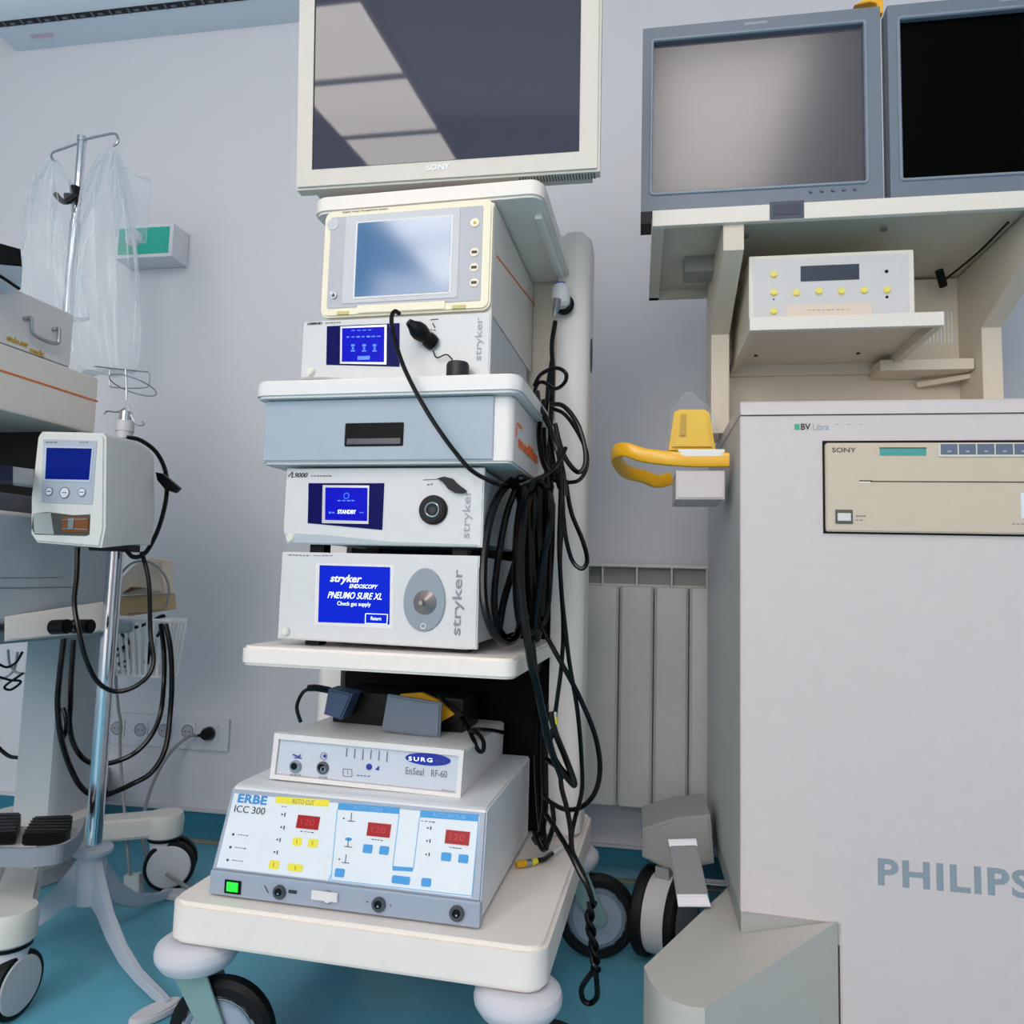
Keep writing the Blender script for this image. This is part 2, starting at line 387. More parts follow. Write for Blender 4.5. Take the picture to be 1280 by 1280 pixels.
bm = B(); tube(bm, [p.P(a-.027,b-.006,.020), WF.at(236,921,1.95), WF.at(215,938,1.92), WF.at(196,968,1.88), WF.at(184,1000,1.84), WF.at(178,1038,1.80), WF.at(184,1070,1.74), WF.at(205,1090,1.66), WF.at(235,1110,1.58), WF.at(262,1128,1.52)], .0045)
pg.part('cord', bm, GCABLE, label='grey cord')

# ---- radiator
t = Thing('radiator', 'white panelled radiator on the back wall between the two carts', 'radiator', WF, (.04,1.95,.2))
zt, zb = .797, .205
u0 = -.2127
for k in range(6):
    bm = B()
    a = u0+k*.0857
    pts = [(a+.0015,1.905),(a+.008,1.896),(a+.043,1.893),(a+.0777,1.896),(a+.0842,1.905),(a+.0842,1.915),(a+.0015,1.915)]
    prism(bm, [(x,y,zb) for x,y in pts], (0,0,.535), .002)
    box(bm, a+.0405,a+.0452,1.90,1.985,zb,zt-.004)
    t.part('front_section', bm, RADW)
bm = B(); box(bm, u0,u0+6*.0857,1.897,1.985,zt-.008,zt,.002)
for k in range(6):
    a = u0+k*.0857; box(bm, a+.0415,a+.0442,1.895,1.985,zb+.53,zt-.006)
t.part('top_grille', bm, RADW)
bm = B(); cyl(bm, (u0,1.945,zb+.05),(u0+6*.0857,1.945,zb+.05),.016); t.part('header_pipe', bm, RADW)
bm = B(); box(bm, u0,u0+6*.0857,1.93,1.94,zt-.075,zt-.008); t.part('interior_shade_sheet', bm, mat('interior_shade_grey',(150,152,150),.5))  # added sheet; its grey stands in for the shade inside the grille
bm = B(); cyl(bm, (u0,1.945,zt-.055),(u0+6*.0857,1.945,zt-.055),.016); t.part('header_pipe', bm, RADW)
bm = B(); box(bm, -.15,-.12,1.985,2.0,.25,.75); t.part('wall_bracket', bm, RADW); bm = B(); box(bm, .2,.23,1.985,2.0,.25,.75); t.part('wall_bracket', bm, RADW)

# ================================================================== CENTRE TOWER
cart = Thing('equipment_cart', 'tall off-white wheeled equipment tower with shelves, a blue-grey drawer and a rear mast', 'equipment cart', CF, (-.436,1.3,0))
bm = B(); slab(bm, -.714,-.155,1.0,1.60,.214,.272,.030,.006); base = cart.part('base_shelf', bm, CARTW)
bm = B(); p = Panel(CF, (0,1.0,0)); prism(bm, [p.P(*p.px(x,y),.0) for x,y in [(618,1179.6),(640,1181.8),(652,1183.5),(648,1186),(644,1184)]], (0,-.0006,0)); bm.free()
bm = B(); box(bm, -.60,-.26,1.05,1.5,.190,.213,.004); cart.part('under_tray', bm, SBLUE)
for sx,lab in ((-1,'left'),(1,'right')):
    x0,x1 = ((-.708,-.650) if sx<0 else (-.224,-.166)); bm = B()
    cor = (1,0,0,0) if sx>0 else (0,1,0,0)
    pts = rrect(x0,x1+.0 if sx<0 else x1+.004,1.42,1.54,.03,8,(1,0,0,1) if sx>0 else (0,1,1,0))
    prism(bm, [(x,y,.268) for x,y in pts], (0,0,1.452-.268), .012, 3)
    mst = cart.part('mast', bm, MASTW)
    if sx>0:
        bm = B(); q = Panel(CF, (x1+.004,0,0), (0,1,0), (0,0,1)); a,b = q.px(735,482)
        prism(bm, [q.P(1.480+.018*math.cos(2*PI*i/20), 1.21+.036*math.sin(2*PI*i/20),-.001) for i in range(20)], q.N*.002); cart.part('cable_hole', bm, BLACK, mst)
# black rear panel
bm = B(); box(bm, -.648,-.226,1.44,1.46,.275,1.05); cart.part('rear_panel', bm, mat('rear_panel_black',(3,3,4),.7,spec=.15))
bm = B(); box(bm, -.648,-.226,1.455,1.475,1.05,1.40,.003); cart.part('rear_panel', bm, CABB)
# lower device shelf
bm = B(); slab(bm, -.647,-.214,1.04,1.42,.609,.638,.020,.004); cart.part('shelf', bm, CARTW)
bm = B(); box(bm, -.60,-.24,1.40,1.45,.58,.609); cart.part('shelf_bracket', bm, DARK)
# drawer unit
bm = B(); slab(bm, -.649,-.216,1.04,1.40,1.024,1.052,.022,.004); lid = cart.part('drawer_lid', bm, WHITE)
bm = B(); slab(bm, -.640,-.230,1.06,1.38,.922,1.024,.012,.003); cart.part('drawer_housing', bm, mat('drawer_housing_white',(228,223,222),.42))
p = Panel(CF, (0,1.06,0)); a0,a1,b0,b1 = p.rc(334.5,501,616,578)
b0 = .9265; b1 = 1.0225
bm = B(); p.rab(bm, a0,a1,b0,b1,-.001,.004,0,.001); dr = cart.part('drawer', bm, DRAWB)
# dark gap lines
h = p.rc(433.5,530,505,558); b_ = (h[2]+h[3])/2
bm = B(); p.rab(bm, h[0],h[1],h[2],h[3],.003,.0052,.002); hb = cart.part('handle_recess', bm, mat('recess_black',(3,3,5),.5,spec=.15), dr)
bm = B(); p.rab(bm, h[0]+.004,h[1]-.004,h[2]+.003,h[2]+.012,.005,.0062,0,.0005); cart.part('handle_grip', bm, mat('recess_lip',(62,64,74),.3), hb)
bm = B()
q = Panel(CF, (-.230,0,0), (0,1,0), (0,0,1))
q.tab(bm, 'endo', 1.085,1.125,.984,.991, .0012); q.tab(bm, 'mediline', 1.10,1.27,.952,.972, .0012, bold=.03)
q.rab(bm, 1.079,1.086,.966,.980,-.0005,.001)
cart.part('printed_name', bm, ORPRT)
# top shelf
bm = B(); slab(bm, -.597,-.201,1.10,1.44,1.354,1.3835,.024,.004); cart.part('top_shelf', bm, CARTW)
bm = B(); box(bm, -.226,-.212,1.16,1.40,1.345,1.355,.003); cart.part('shelf_rail', bm, MASTW)
# hook on the mast
bm = B(); hx = CF.at(706,385,1.41)
torus(bm, (hx[0],1.405,hx[2]+.004), (0.2,1,0), .014,.006,24,8); torus(bm, (hx[0],1.400,hx[2]+.004),(0.2,1,0), .014,.005,24,8)
cart.part('cable_hook', bm, BLACK)
# casters
def caster(T, u, v, ztop, Rr, wr, ww, ang, hubm=HUB, galv=GALV, ring=True, off=.04, r=.026, br=None):
    a = math.radians(ang); d = Vector((math.cos(a), math.sin(a), 0)); n = Vector((-d.y, d.x, 0)); w = Vector((u,v,wr+.001))+d*off
    bm = B(); 
    for s in (-1,1):
        o = n*(ww/2+.006)*s
        pts = [Vector((u,v,ztop-.045))-d*.026, Vector((u,v,ztop-.045))+d*.026, w+d*.020, w+d*.010-Vector((0,0,.014)), w-d*.012-Vector((0,0,.006))]
        prism(bm, [q+o-n*.002 for q in pts], n*.004, .0008)
    M = Matrix.Translation((u,v,ztop-.042)) @ Matrix.Rotation(a,4,'Z')
    box(bm, -.028,.028,-(ww/2+.008),(ww/2+.008),-.004,.004,.001,1,M)
    cyl(bm, (u,v,ztop-.04),(u,v,ztop+.002),.014)
    cyl(bm, w-n*(ww/2+.012), w+n*(ww/2+.012), .007, n=12)
    fk = T.part('caster', bm, galv)
    bm = B(); lathe(bm, w-n*ww/2, n, [(wr*.72,0),(wr*.9,0),(wr,ww*.25),(wr,ww*.75),(wr*.9,ww),(wr*.70,ww),(wr*.70,0)],40,True); T.part('tyre', bm, RUB, fk)
    bm = B(); lathe(bm, w-n*(ww/2-.001), n, [(wr*.15,-.003),(wr*.18,0),(wr*.60,.002),(wr*.62,-.001),(wr*.74,-.001),(wr*.74,ww-.001),(wr*.62,ww-.001),(wr*.60,ww-.004),(wr*.18,ww-.002),(wr*.15,ww+.001)],40); T.part('wheel_hub', bm, hubm, fk)
    bm = B()
    for s in (-1,1): torus(bm, w+n*(ww/2-.001)*s, n, wr*.66, .003,36,6)
    T.part('hub_rim', bm, STEEL, fk)
    if ring:
        bm = B(); lathe(bm, (u,v,ztop-.040), (0,0,1), [(Rr*.62,0),(Rr*.85,.003),(Rr*.98,.014),(Rr,.022),(Rr*.96,.030),(Rr*.82,.036),(Rr*.72,.0385),(Rr*.5,.039)],40)
        T.part('bumper_ring', bm, PALEWH, fk)
    return fk
caster(cart, -.680,1.035,.213,.060,.078,.030,8, off=.045)
caster(cart, -.196,1.035,.213,.060,.078,.030,25, off=.035)
caster(cart, -.185,1.565,.213,.048,.080,.030,8, off=.045)
caster(cart, -.69,1.565,.213,.048,.080,.030,160, off=.03)

# ---- large monitor on top
Ttilt = math.radians(4.7)
MO = (WF.at(369,237,1.12)[0],1.12,WF.at(369,237,1.12)[2])
pm = Panel(WF, MO, (1,0,0), (0,-math.sin(Ttilt),math.cos(Ttilt)))
t = Thing('monitor', 'large cream-framed monitor with a glossy screen on top of the centre tower', 'monitor', WF, (-.32,1.2,1.385))
wM = pm.px(749.5,211)[0]; hM = .345; dM = .075
bm = B(); prism(bm, [pm.P(a,b,0) for a,b in ((0,0),(wM,0),(wM,hM),(0,hM))], pm.N*-.03, .004)
prism(bm, [pm.P(a,b,-.029) for a,b in ((.015,.012),(wM-.015,.012),(wM-.015,hM-.01),(.015,hM-.01))], pm.N*-(dM-.03), .004)
cs = t.part('casing', bm, SONYW)
bm = B(); s0 = pm.px(390,212); s1 = pm.px(724,187)
pm.rab(bm, s0[0],s1[0],s0[1],hM-.020,-.001,.0004); t.part('screen_surround', bm, BLACK)
bm = B(); pm.rab(bm, s0[0]+.003,s1[0],s0[1],hM-.023,-.001,.0010); t.part('screen', bm, SCREEN1)
bm = B(); c = pm.px(548,209); pm.tab(bm, 'SONY', c[0]-.020,c[0]+.020,c[1]-.0048,c[1]+.0048,.001,bold=.02); t.part('logo', bm, mat('logo_white',(240,240,240),.4))
bm = B()
for i in range(26):
    a = wM-.13+i*.0048; prism(bm, [pm.P(a,-.0006,-.008),pm.P(a+.0022,-.0006,-.008),pm.P(a+.0022,-.0006,-.028),pm.P(a,-.0006,-.028)], pm.Z*.002)
t.part('vent_slot', bm, mat('vent_grey',(96,94,92),.6))
bm = B(); z0 = 1.3837; box(bm, -.42,-.24,1.20,1.34,z0,z0+.012,.003); box(bm, -.37,-.29,1.205,1.24,z0+.01,1.52,.003); t.part('stand', bm, SONYW)

# ---- touch-screen recorder
t = Thing('touchscreen_recorder', 'cream-framed touchscreen recorder with an orange side stripe, under the top shelf', 'medical recorder', CF, (-.42,1.25,1.172))
z0,z1 = 1.171,1.316
zt = CF.at(500,257,1.09)[2]
bm = B(); box(bm, -.555,-.278,1.10,1.44,1.1655,1.349,.003); t.part('case', bm, mat('recorder_side',(222,216,210),.45))
p = Panel(CF, (0,1.09,0)); f = p.rc(404.5,270,614,385)
A0,A1 = -.566,-.279; B0,B1 = 1.166,1.3195+.0
B1 = p.px(500,256)[1]; B0 = p.px(500,392)[1]
bm = B(); prism(bm, [p.P(a,b,0) for a,b in rrect(A0,A1,B0,1.3505,.014,6)], p.N*-.014, .003); t.part('front_bezel', bm, CREAM)
p = Panel(CF, (0,1.09,0))
bm = B(); i0 = p.px(411,391); i1 = p.px(603,257); top_ = min(i1[1],1.3145)
p.rab(bm, A0+.012,A1-.0155,B0+.0145,1.3385,-.001,.0012,.003); t.part('control_face', bm, LAV)
s0 = p.px(444,372); s1 = p.px(565,271)
bm = B(); p.rab(bm, s0[0]-.022,s1[0]+.014,s0[1]-.010,1.3385,.0008,.0022,.003); t.part('screen_frame', bm, LGREY)
bm = B(); p.rab(bm, s0[0]-.003,s1[0]+.003,s0[1]-.003,s1[1]+.0025,.002,.003); t.part('screen_border', bm, WHITE)
bm = B(); p.rab(bm, s0[0],s1[0],s0[1],s1[1],.0025,.0035); t.part('screen', bm, SCREEN4)
for (x,y) in ((593.5,316),(593,335),(593,354)):
    bm = B(); p.disc(bm, x,y,5.5,0,.003,bev=.0006); b = t.part('button', bm, CREAM)
    bm = B(); a,c = p.px(x,y); p.rab(bm, a-.0045,a+.0045,c-.0022,c+.0022,.0025,.0034,.001); t.part('button_slot', bm, mat('slot_brown',(52,34,34),.5), b)
bm = B(); p.disc(bm, 594,279,5.5,0,.003,bev=.0006); b = t.part('power_button', bm, CREAM)
bm = B(); p.disc(bm, 594,279.5,1.8,.002,.0036); t.part('button_mark', bm, GOLD, b)
bm = B(); p.rab(bm, -.500,-.352,B0+.004,B0+.0165,.0005,.0020,.002); t.part('front_flap', bm, CREAM)
bm = B(); p.disc(bm, 417,281,7.5,0,.0022,bev=.0005); t.part('badge', bm, LGREY)
bm = B(); p.disc(bm, 418,370,4,0,.004); p.disc(bm, 417,369,2.2,.003,.009); t.part('key_switch', bm, STEEL)
bm = B(); p.rab(bm, -.535,-.515,B0+.003,B0+.0085,-.001,.0018); p.rab(bm, -.340,-.318,B0+.003,B0+.0085,-.001,.0018); t.part('latch', bm, mat('latch_yellow',(206,190,120),.5))
bm = B(); p.text(bm, 'Digital Image Management System', 429,271,486,266,.0008) if False else p.tab(bm, 'Digital Image Management System', -.535,-.455,1.3445,1.3480,.0008); t.part('lettering', bm, INK)
q = Panel(CF, (-.278,0,0), (0,1,0), (0,0,1))
bm = B(); q.line(bm, 621,320,681,398, 2.6); t.part('orange_stripe', bm, ORG)

# ---- small helpers for the front panels
def badge_button(T, P, x, y, r=4.8):
    bm = B(); P.disc(bm, x,y,r+1.2,0,.002); a = T.part('button_collar', bm, ALU)
    bm = B(); P.disc(bm, x,y,r,0,.005,bev=.0012); T.part('button', bm, PALEG, a)
def scribble(P, bm, x0,y0,x1,y1,n,d=.0009,h=1.0):
    L = (x1-x0)
    for i in range(n):
        a = x0+L*i/n; P.line(bm, a,y0+(y1-y0)*i/n, a+L/n*random.uniform(.55,.8), y0+(y1-y0)*(i+.7)/n, h*random.uniform(.7,1.2), -.0004, d)

# ---- camera control unit
t = Thing('camera_control_unit', 'light grey camera control unit with a small blue screen, standing on the drawer lid', 'camera unit', CF, (-.436,1.25,1.053))
p = Panel(CF, (0,1.085,0))
bm = B(); box(bm, -.590,-.277,1.092,1.39,1.062,1.162,.003); t.part('case', bm, STRYD)
bm = B(); prism(bm, [(x,1.085,z) for x,z in ((-.592,1.066),(-.592,1.162),(-.275,1.162),(-.275,1.060),(-.50,1.060),(-.55,1.066))], (0,.012,0), .002); t.part('front_panel', bm, STRY)
bm = B(); 
for x in (-.56,-.31):
    for y in (1.11,1.35): t.part('foot', box(B(), x-.012,x+.012,y,y+.025,1.052,1.063), BLACK)
p.O = Vector((0,1.085,0))
bm = B(); p.quad(bm, [(409,408),(499.5,404),(499.5,458.5),(408,456)]); t.part('display_window', bm, NAVY)
bm = B(); p.quad(bm, [(426,408.5),(484,406),(483.5,456),(425.5,455)], 0,.0018); t.part('display_frame', bm, STEEL)
bm = B(); p.quad(bm, [(428.5,411),(481,409),(480.5,453),(428,452.5)], .001,.0024); sc = t.part('display', bm, SCRB)
bm = B(); scribble(p, bm, 440,414,468,413,4,.0030); scribble(p, bm, 434,422,478,421,7,.0030,1.6)
for x in (442,456,469): p.rect(bm, x-2,431,x+2,433.5,.002,.0030); p.rect(bm, x-1,434.5,x+1,437.5,.002,.0030); p.rect(bm, x-2.5,438.5,x+2.5,440,.002,.0030)
p.rect(bm, 448,446,463,450,.002,.0030); t.part('display_icons', bm, SCRT2, sc)
bm = B(); p.text(bm, '1288HD', 384,406.5,403,402.5,.001,shear=.3,bold=.02); scribble(p,bm,407,404,427,403,6); t.part('lettering', bm, INKD)
bm = B(); p.text(bm, 'stryker', 593,451,606,397,.001,rot=1,bold=.005); t.part('logo', bm, INKL)
badge_button(t, p, 388.5,465)
bm = B(); p.line(bm, 538,400,548,399,1); p.line(bm,541,404,544,410,1.4); scribble(p,bm,538,412,546,413,2); t.part('socket_marks', bm, INKD)
ccu_front = p
# camera plug
t = Thing('camera_plug', 'black camera plug pushed into the front of the camera control unit', 'plug', CF, tuple(p.P(*p.px(541,428),.0)))
a = p.px(542,430); b = p.px(514,407)
bm = B(); lathe(bm, p.P(*a,.001), p.P(*b,.052)-p.P(*a,.001), [(.012,0),(.013,.006),(.0125,.012),(.0105,.016),(.013,.022),(.0145,.030),(.013,.038),(.008,.046),(.0055,.053)]); t.part('plug_body', bm, BLACK)
bm = B(); tube(bm, [p.P(*p.px(543,440),.006),p.P(*p.px(548,449),.008),p.P(*p.px(560,445),.008),p.P(*p.px(568,452),.010)], .0011); t.part('cap_tether', bm, BLACK)
a = p.px(577,456); bm = B(); lathe(bm, p.P(a[0],1.0525,.020), (0,0,1), [(.0165,0),(.0175,.002),(.0175,.021),(.0155,.0245),(0,.025)]); t.part('tethered_cap', bm, DARK)
bm = B(); a = p.px(512,406); 
pts = [p.P(*b,.052), p.P(*p.px(511,406),.060), p.P(*p.px(508,414),.064), p.P(*p.px(511,435),.068), p.P(*p.px(522,468),.072),p.P(*p.px(537,500),.073),p.P(*p.px(560,540),.070),p.P(*p.px(585,576),.062),p.P(*p.px(604,597),.050),CF.at(625,606,1.09),CF.at(640,607,1.16)]
tube(bm, pts, .0034); single('camera_cable', bm, CABLE, 'black cable running from the camera plug down across the blue-grey drawer', 'cable', CF, tuple(pts[4]), 'black cables on the tower')

# ---- light source
t = Thing('light_source', 'light grey light source with a round black port and blue screen, under the drawer', 'light source', CF, (-.436,1.25,.797))
p = Panel(CF, (0,1.08,0))
bm = B(); box(bm, -.604,-.279,1.087,1.385,.803,.916,.003); t.part('case', bm, STRYD)
bm = B(); prism(bm, [(x,1.08,z) for x,z in ((-.597,.797),(-.605,.818),(-.605,.918),(-.277,.918),(-.277,.797))], (0,.012,0), .002); t.part('front_panel', bm, STRY)
bm = B(); prism(bm, [(x,1.0785,z) for x,z in ((-.596,.799),(-.602,.814),(-.53,.812),(-.42,.803),(-.285,.801),(-.285,.798))], (0,.003,0)); t.part('lower_trim', bm, mat('lower_trim_grey',(176,186,192),.4))
bm = B()
for x in (-.56,-.32):
    for y in (1.11,1.34): t.part('foot', box(B(), x-.012,x+.012,y,y+.025,.784,.803), BLACK)
bm = B(); p.quad(bm, [(386,604),(480.5,604),(478,662.5),(385,654)]); t.part('display_window', bm, NAVY)
bm = B(); p.quad(bm, [(404,606.5),(462,607),(461,655),(403,654)], 0,.0018); t.part('display_frame', bm, STEEL)
bm = B(); p.quad(bm, [(407.5,609.5),(460,610),(459.5,651.5),(407,650)], .001,.0024); sc = t.part('display', bm, SCRB)
bm = B(); p.ring(bm, 434,620,3.4,.5,.0030); scribble(p,bm,423,626,446,626,4,.0030,1.4); scribble(p,bm,412,641,420,641,2,.0030,2); scribble(p,bm,450,641,456,641,2,.0030,1.2); t.part('display_icons', bm, SCRT2, sc)
bm = B(); p.text(bm, 'STANDBY', 423,642.5,446,637.5,.0031,bold=.02); t.part('display_lettering', bm, SCRT, sc)
bm = B(); p.text(bm, 'L9000', 364,597,385,591,.001,shear=.3,bold=.01); scribble(p,bm,389,595,415,595,7); p.line(bm, 360,596,366,590,1); t.part('lettering', bm, INKD)
bm = B(); p.text(bm, 'stryker', 577,673,592,612,.001,rot=1,bold=.005); t.part('logo', bm, INKL)
badge_button(t, p, 364,672)
bm = B(); p.disc(bm, 542,637.5,17.5,0,.010,16,bev=.002); p.disc(bm, 542,637.5,18.5,0,.003); pt = t.part('light_port', bm, BLACK)
bm = B(); p.ring(bm, 543,638,8.6,1.2,.011); t.part('port_ring', bm, CHROME, pt)
bm = B(); p.disc(bm, 543,638,4.2,.009,.0105); t.part('port_centre', bm, DARK, pt)
bm = B(); pts=[(548,599),(557,596.5),(567,599),(574,606),(582,612),(584,615),(578,617),(569,616),(562,612),(555,603)]
p.quad(bm, pts, 0,.009,.001); t.part('lever', bm, BLACK)
bm = B(); p.line(bm, 529,600,547,599,1); scribble(p,bm,534,606,543,605,2,h=1.6); t.part('lever_marks', bm, INK)
light_front = p

# ---- insufflator
t = Thing('insufflator', 'light grey insufflator with a blue screen and oval gas port, on the lower shelf', 'insufflator', CF, (-.436,1.25,.65))
p = Panel(CF, (0,1.075,0))
bm = B(); box(bm, -.600,-.279,1.084,1.39,.654,.783,.003); t.part('case', bm, STRYD)
zt_ = p.px(470,692)[1]
bm = B(); prism(bm, [(x,1.075,z) for x,z in ((-.602,.648),(-.602,.784),(-.279,.784),(-.279,.646),(-.3,.645))], (0,.012,0), .002); t.part('front_panel', bm, STRY)
bm = B()
for x in (-.555,-.31):
    for y in (1.10,1.35): t.part('foot', box(B(), x-.012,x+.012,y,y+.025,.6385,.655), BLACK)
bm = B(); p.quad(bm, [(395,704),(492,706),(491,786),(393,781)],-.0004,.0006,.0002); t.part('screen_bezel', bm, WHITE)
bm = B(); p.quad(bm, [(400,706.5),(488,709),(487,780.5),(398,777.5)],0,.0013); sc = t.part('screen', bm, SCRBR)
bm = B(); p.text(bm, 'stryker', 413,730,453,719,.0019,shear=.25,bold=.015); p.text(bm, 'ENDOSCOPY', 437,735,473,731,.0019,shear=.35,bold=.01)
p.text(bm, 'PNEUMO SURE XL', 410,747.5,478,741.5,.0019,shear=.35,bold=.008); p.text(bm, 'Check gas supply', 422,758,464,753,.0019)
p.text(bm, 'Return', 464,775,477,771,.0019)
for (a,b,c,d) in ((457.5,767,485,768),(457,779,484,780),(457.5,767,457,779),(485,768,484,780)): p.line(bm,a,b,c,d,.8,0,.0019)
t.part('screen_lettering', bm, SCRT, sc)
bm = B(); a,b = p.px(531,749.5); k = p.sc(531,749.5); n=40
prism(bm, [p.P(a+27.5*k*math.cos(2*PI*i/n)*(1-.07*math.sin(2*PI*i/n)), b+39.5*k*math.sin(2*PI*i/n),0) for i in range(n)], p.N*.003, .001); pt = t.part('port_plate', bm, mat('port_plate_grey',(140,150,162),.4))
bm = B(); lathe(bm, p.P(*p.px(532,753),.003), p.N, [(15.2*k,0),(15.2*k,.001),(5*k,.009),(3.2*k,.011),(2.6*k,.020),(0,.020)]); t.part('gas_nozzle', bm, mat('nozzle_steel',(150,140,138),.35,metal=.7), pt)
bm = B(); p.ring(bm, 530,782.5,3.2,.7,.004); t.part('small_port', bm, WHITE, pt)
bm = B(); p.text(bm, 'stryker', 564,794,582,712,.001,rot=1,bold=.012); t.part('logo', bm, mat('logo_grey',(132,136,144),.5))
bm = B(); scribble(p,bm,361,693.5,388,694.5,6,h=1.4); scribble(p,bm,392,694.5,417,694.5,7); t.part('lettering', bm, INK)
badge_button(t, p, 357.5,789)

# ---- vessel-sealing generator on top of the surgical unit
t = Thing('vessel_sealing_generator', 'small white generator with an oval blue logo, stacked on the big surgical unit', 'generator', CF, (-.46,1.25,.424))
p = Panel(CF, (0,1.11,0))
prof = [(-.617,.4275),(-.613,.494),(-.303,.489),(-.306,.424)]
bm = B(); prism(bm, [(-.617,1.112,.425),(-.613,1.112,.491),(-.609,1.112,.494),(-.310,1.112,.490),(-.304,1.112,.486),(-.306,1.112,.424)], (0,.285,-.006), .002); t.part('case', bm, WHITE)
bm = B(); a=.0075
prism(bm, [p.P(x,z,0) for x,z in ((-.610,.4335),(-.606,.4865),(-.311,.4825),(-.313,.4295))], p.N*-.004, 0); t.part('front_panel', bm, mat('pale_lilac_panel',(205,210,222),.4))
bm = B(); pp = [(-.619,.4255),(-.615,.4965),(-.302,.4925),(-.305,.4225)]; ii = [(-.611,.4325),(-.607,.4875),(-.310,.4835),(-.312,.4285)]
for i in range(4):
    j=(i+1)%4; prism(bm, [p.P(*pp[i],.004),p.P(*pp[j],.004),p.P(*ii[j],.004),p.P(*ii[i],.004)], p.N*-.014)
t.part('front_rim', bm, WHITE)
bm = B()
for x in (-.60,-.32):
    for y in (1.13,1.33): t.part('foot', box(B(), x-.008,x+.008,y,y+.02,.4225,.428), BLACK)
for (x,y,m_) in ((370,958,STEEL),(404,959.5,mat('socket_ring_grey',(110,106,112),.3,metal=.5))):
    bm = B(); p.disc(bm, x,y,8,0,.004,bev=.001); s = t.part('socket', bm, m_)
    bm = B(); p.disc(bm, x-1,y-1,4.4,.003,.0048); t.part('socket_hole', bm, BLACK, s)
bm = B(); a,b = p.px(405.5,960.5); torus(bm, p.P(a,b,.005), p.N, .0036,.0008,20,6); t.part('socket_pin_ring', bm, CHROME)
bm = B(); p.ell(bm, 535,949,30.5,7.6,0,.0012); lg = t.part('logo', bm, mat('logo_navy_blue',(24,44,160),.35))
bm = B(); p.text(bm, 'SURG', 511,950.2,541,947.6,.0018,bold=.01,sp=1.3); t.part('logo_lettering', bm, SCRT, lg)
bm = B(); p.text(bm, 'RX', 545,953.0,557,950.6,.0018,sp=1.3); t.part('logo_lettering', bm, mat('rx_ink',(84,84,120),.4), lg)
bm = B(); p.text(bm, 'EnSeal', 507,967.5,530,960.5,.0009); p.text(bm, 'RF-60', 539,970.5,559,963.5,.0009); t.part('lettering', bm, INK)
bm = B(); p.disc(bm, 461.5,958.5,4,0,.001); p.line(bm, 366,943,374,946,1.5); p.line(bm,374,946,376,943,1.5); p.line(bm,368,947,377,947.5,1.3); p.disc(bm,406,945,2,0,.001)
t.part('blue_mark', bm, INKB); bm = B(); p.quad(bm, [(469,962),(474,957),(474,963)]); t.part('blue_mark', bm, INKB); bm = B(); scribble(p,bm,446,969,464,970.5,4); t.part('blue_lettering', bm, INKB)
bm = B()
for i in range(6):
    x = 434+i*10.1; p.line(bm, x,935+i*.9, x-1,946+i*.9+(i%3), 1.5); 
p.ring(bm, 405,945,4.4,.35,.001); scribble(p,bm,363,968,377,969,3); scribble(p,bm,399,971,410,972,3)
for (x0,y0,x1,y1) in ((429,961,440,962),(429,970,440,971),(429,961,429,970),(440,962,440,971),(434,963,435,968)): p.line(bm,x0,y0,x1,y1,.7)
scribble(p,bm,552,987,569,989,5,h=.7); t.part('printed_scale', bm, INK)

# ---- big electrosurgical unit
t = Thing('electrosurgical_unit', 'wide white electrosurgical unit with red number displays, on the base of the centre tower', 'surgical unit', CF, (-.45,1.2,.272))
X0,X1 = -.664,-.250
side = [(1.036,.276),(1.035,.309),(1.071,.4185),(1.080,.4225),(1.40,.4225),(1.40,.280),(1.04,.276)]
side = side[:-1]
bm = B(); prism(bm, [(X0+.004,y,z) for y,z in side], (X1-X0-.008,0,0), .003); t.part('case', bm, mat('unit_white',(222,224,228),.4))
GB = mat('unit_blue_grey',(158,168,186),.4)
bm = B(); box(bm, X0,X1,1.028,1.042,.275,.310,.0035); t.part('lower_band', bm, GB)
e0 = Vector((0,1.0315,.309)); e1 = Vector((0,1.0685,.4195)); zz = (e1-e0)
p = Panel(CF, (0,e0.y,e0.z), (1,0,0), zz)
bm = B(); prism(bm, [p.P(X0,-.001,0),p.P(X1,-.001,0),p.P(X1-.004,zz.length,0),p.P(X0+.004,zz.length,0)], p.N*-.009, .003); t.part('front_frame', bm, GB)
bm = B(); L = zz.length; prism(bm, [p.P(X0+.008,.004,-.001),p.P(X1-.014,.004,-.001),p.P(X1-.014,L-.009,-.001),p.P(X0+.010,L-.009,-.001)], p.N*.0018, .0003); face = t.part('control_face', bm, PANW)
def yy(px, frac):  # not used
    return 0
D0,D1 = .0005,.0014
bm = B(); p.text(bm, 'ERBE', 297,1003,335.4,995.5,.0016,bold=.035,sp=1.06)
t.part('logo', bm, mat('logo_bright_blue',(40,140,208),.5), face)
bm = B(); p.text(bm, 'ICC 300', 293,1014.8,332.7,1010,.0016)
for x,y in ((292,1043),(288.5,1059),(285,1075)): p.disc(bm, x,y,1.6,D0,D1); scribble(p,bm,x+6,y,x+20,y+2,4,D1)
for x,y in ((353,1018),(352,1034),(347,1049.5),(343.5,1065)): p.disc(bm, x,y,1.2,D0,D1); p.line(bm, x+4,y-2,x+3,y+3,1.5,D0,D1)
for x,y in ((535,1035),(534,1051),(533,1068)): p.disc(bm, x,y,1.1,D0,D1); p.line(bm, x+4,y-2,x+3.4,y+2.5,1.5,D0,D1)
for x,y in ((430,1023),(424.5,1074)): p.disc(bm, x,y,1.1,D0,D1)
scribble(p,bm,376,1039,394,1041,4,D1); scribble(p,bm,465,1049,480,1051,4,D1); scribble(p,bm,562,1059,578,1061,4,D1)
scribble(p,bm,352,1008,360,1009,2,D1); scribble(p,bm,527,1026,545,1028,4,D1)
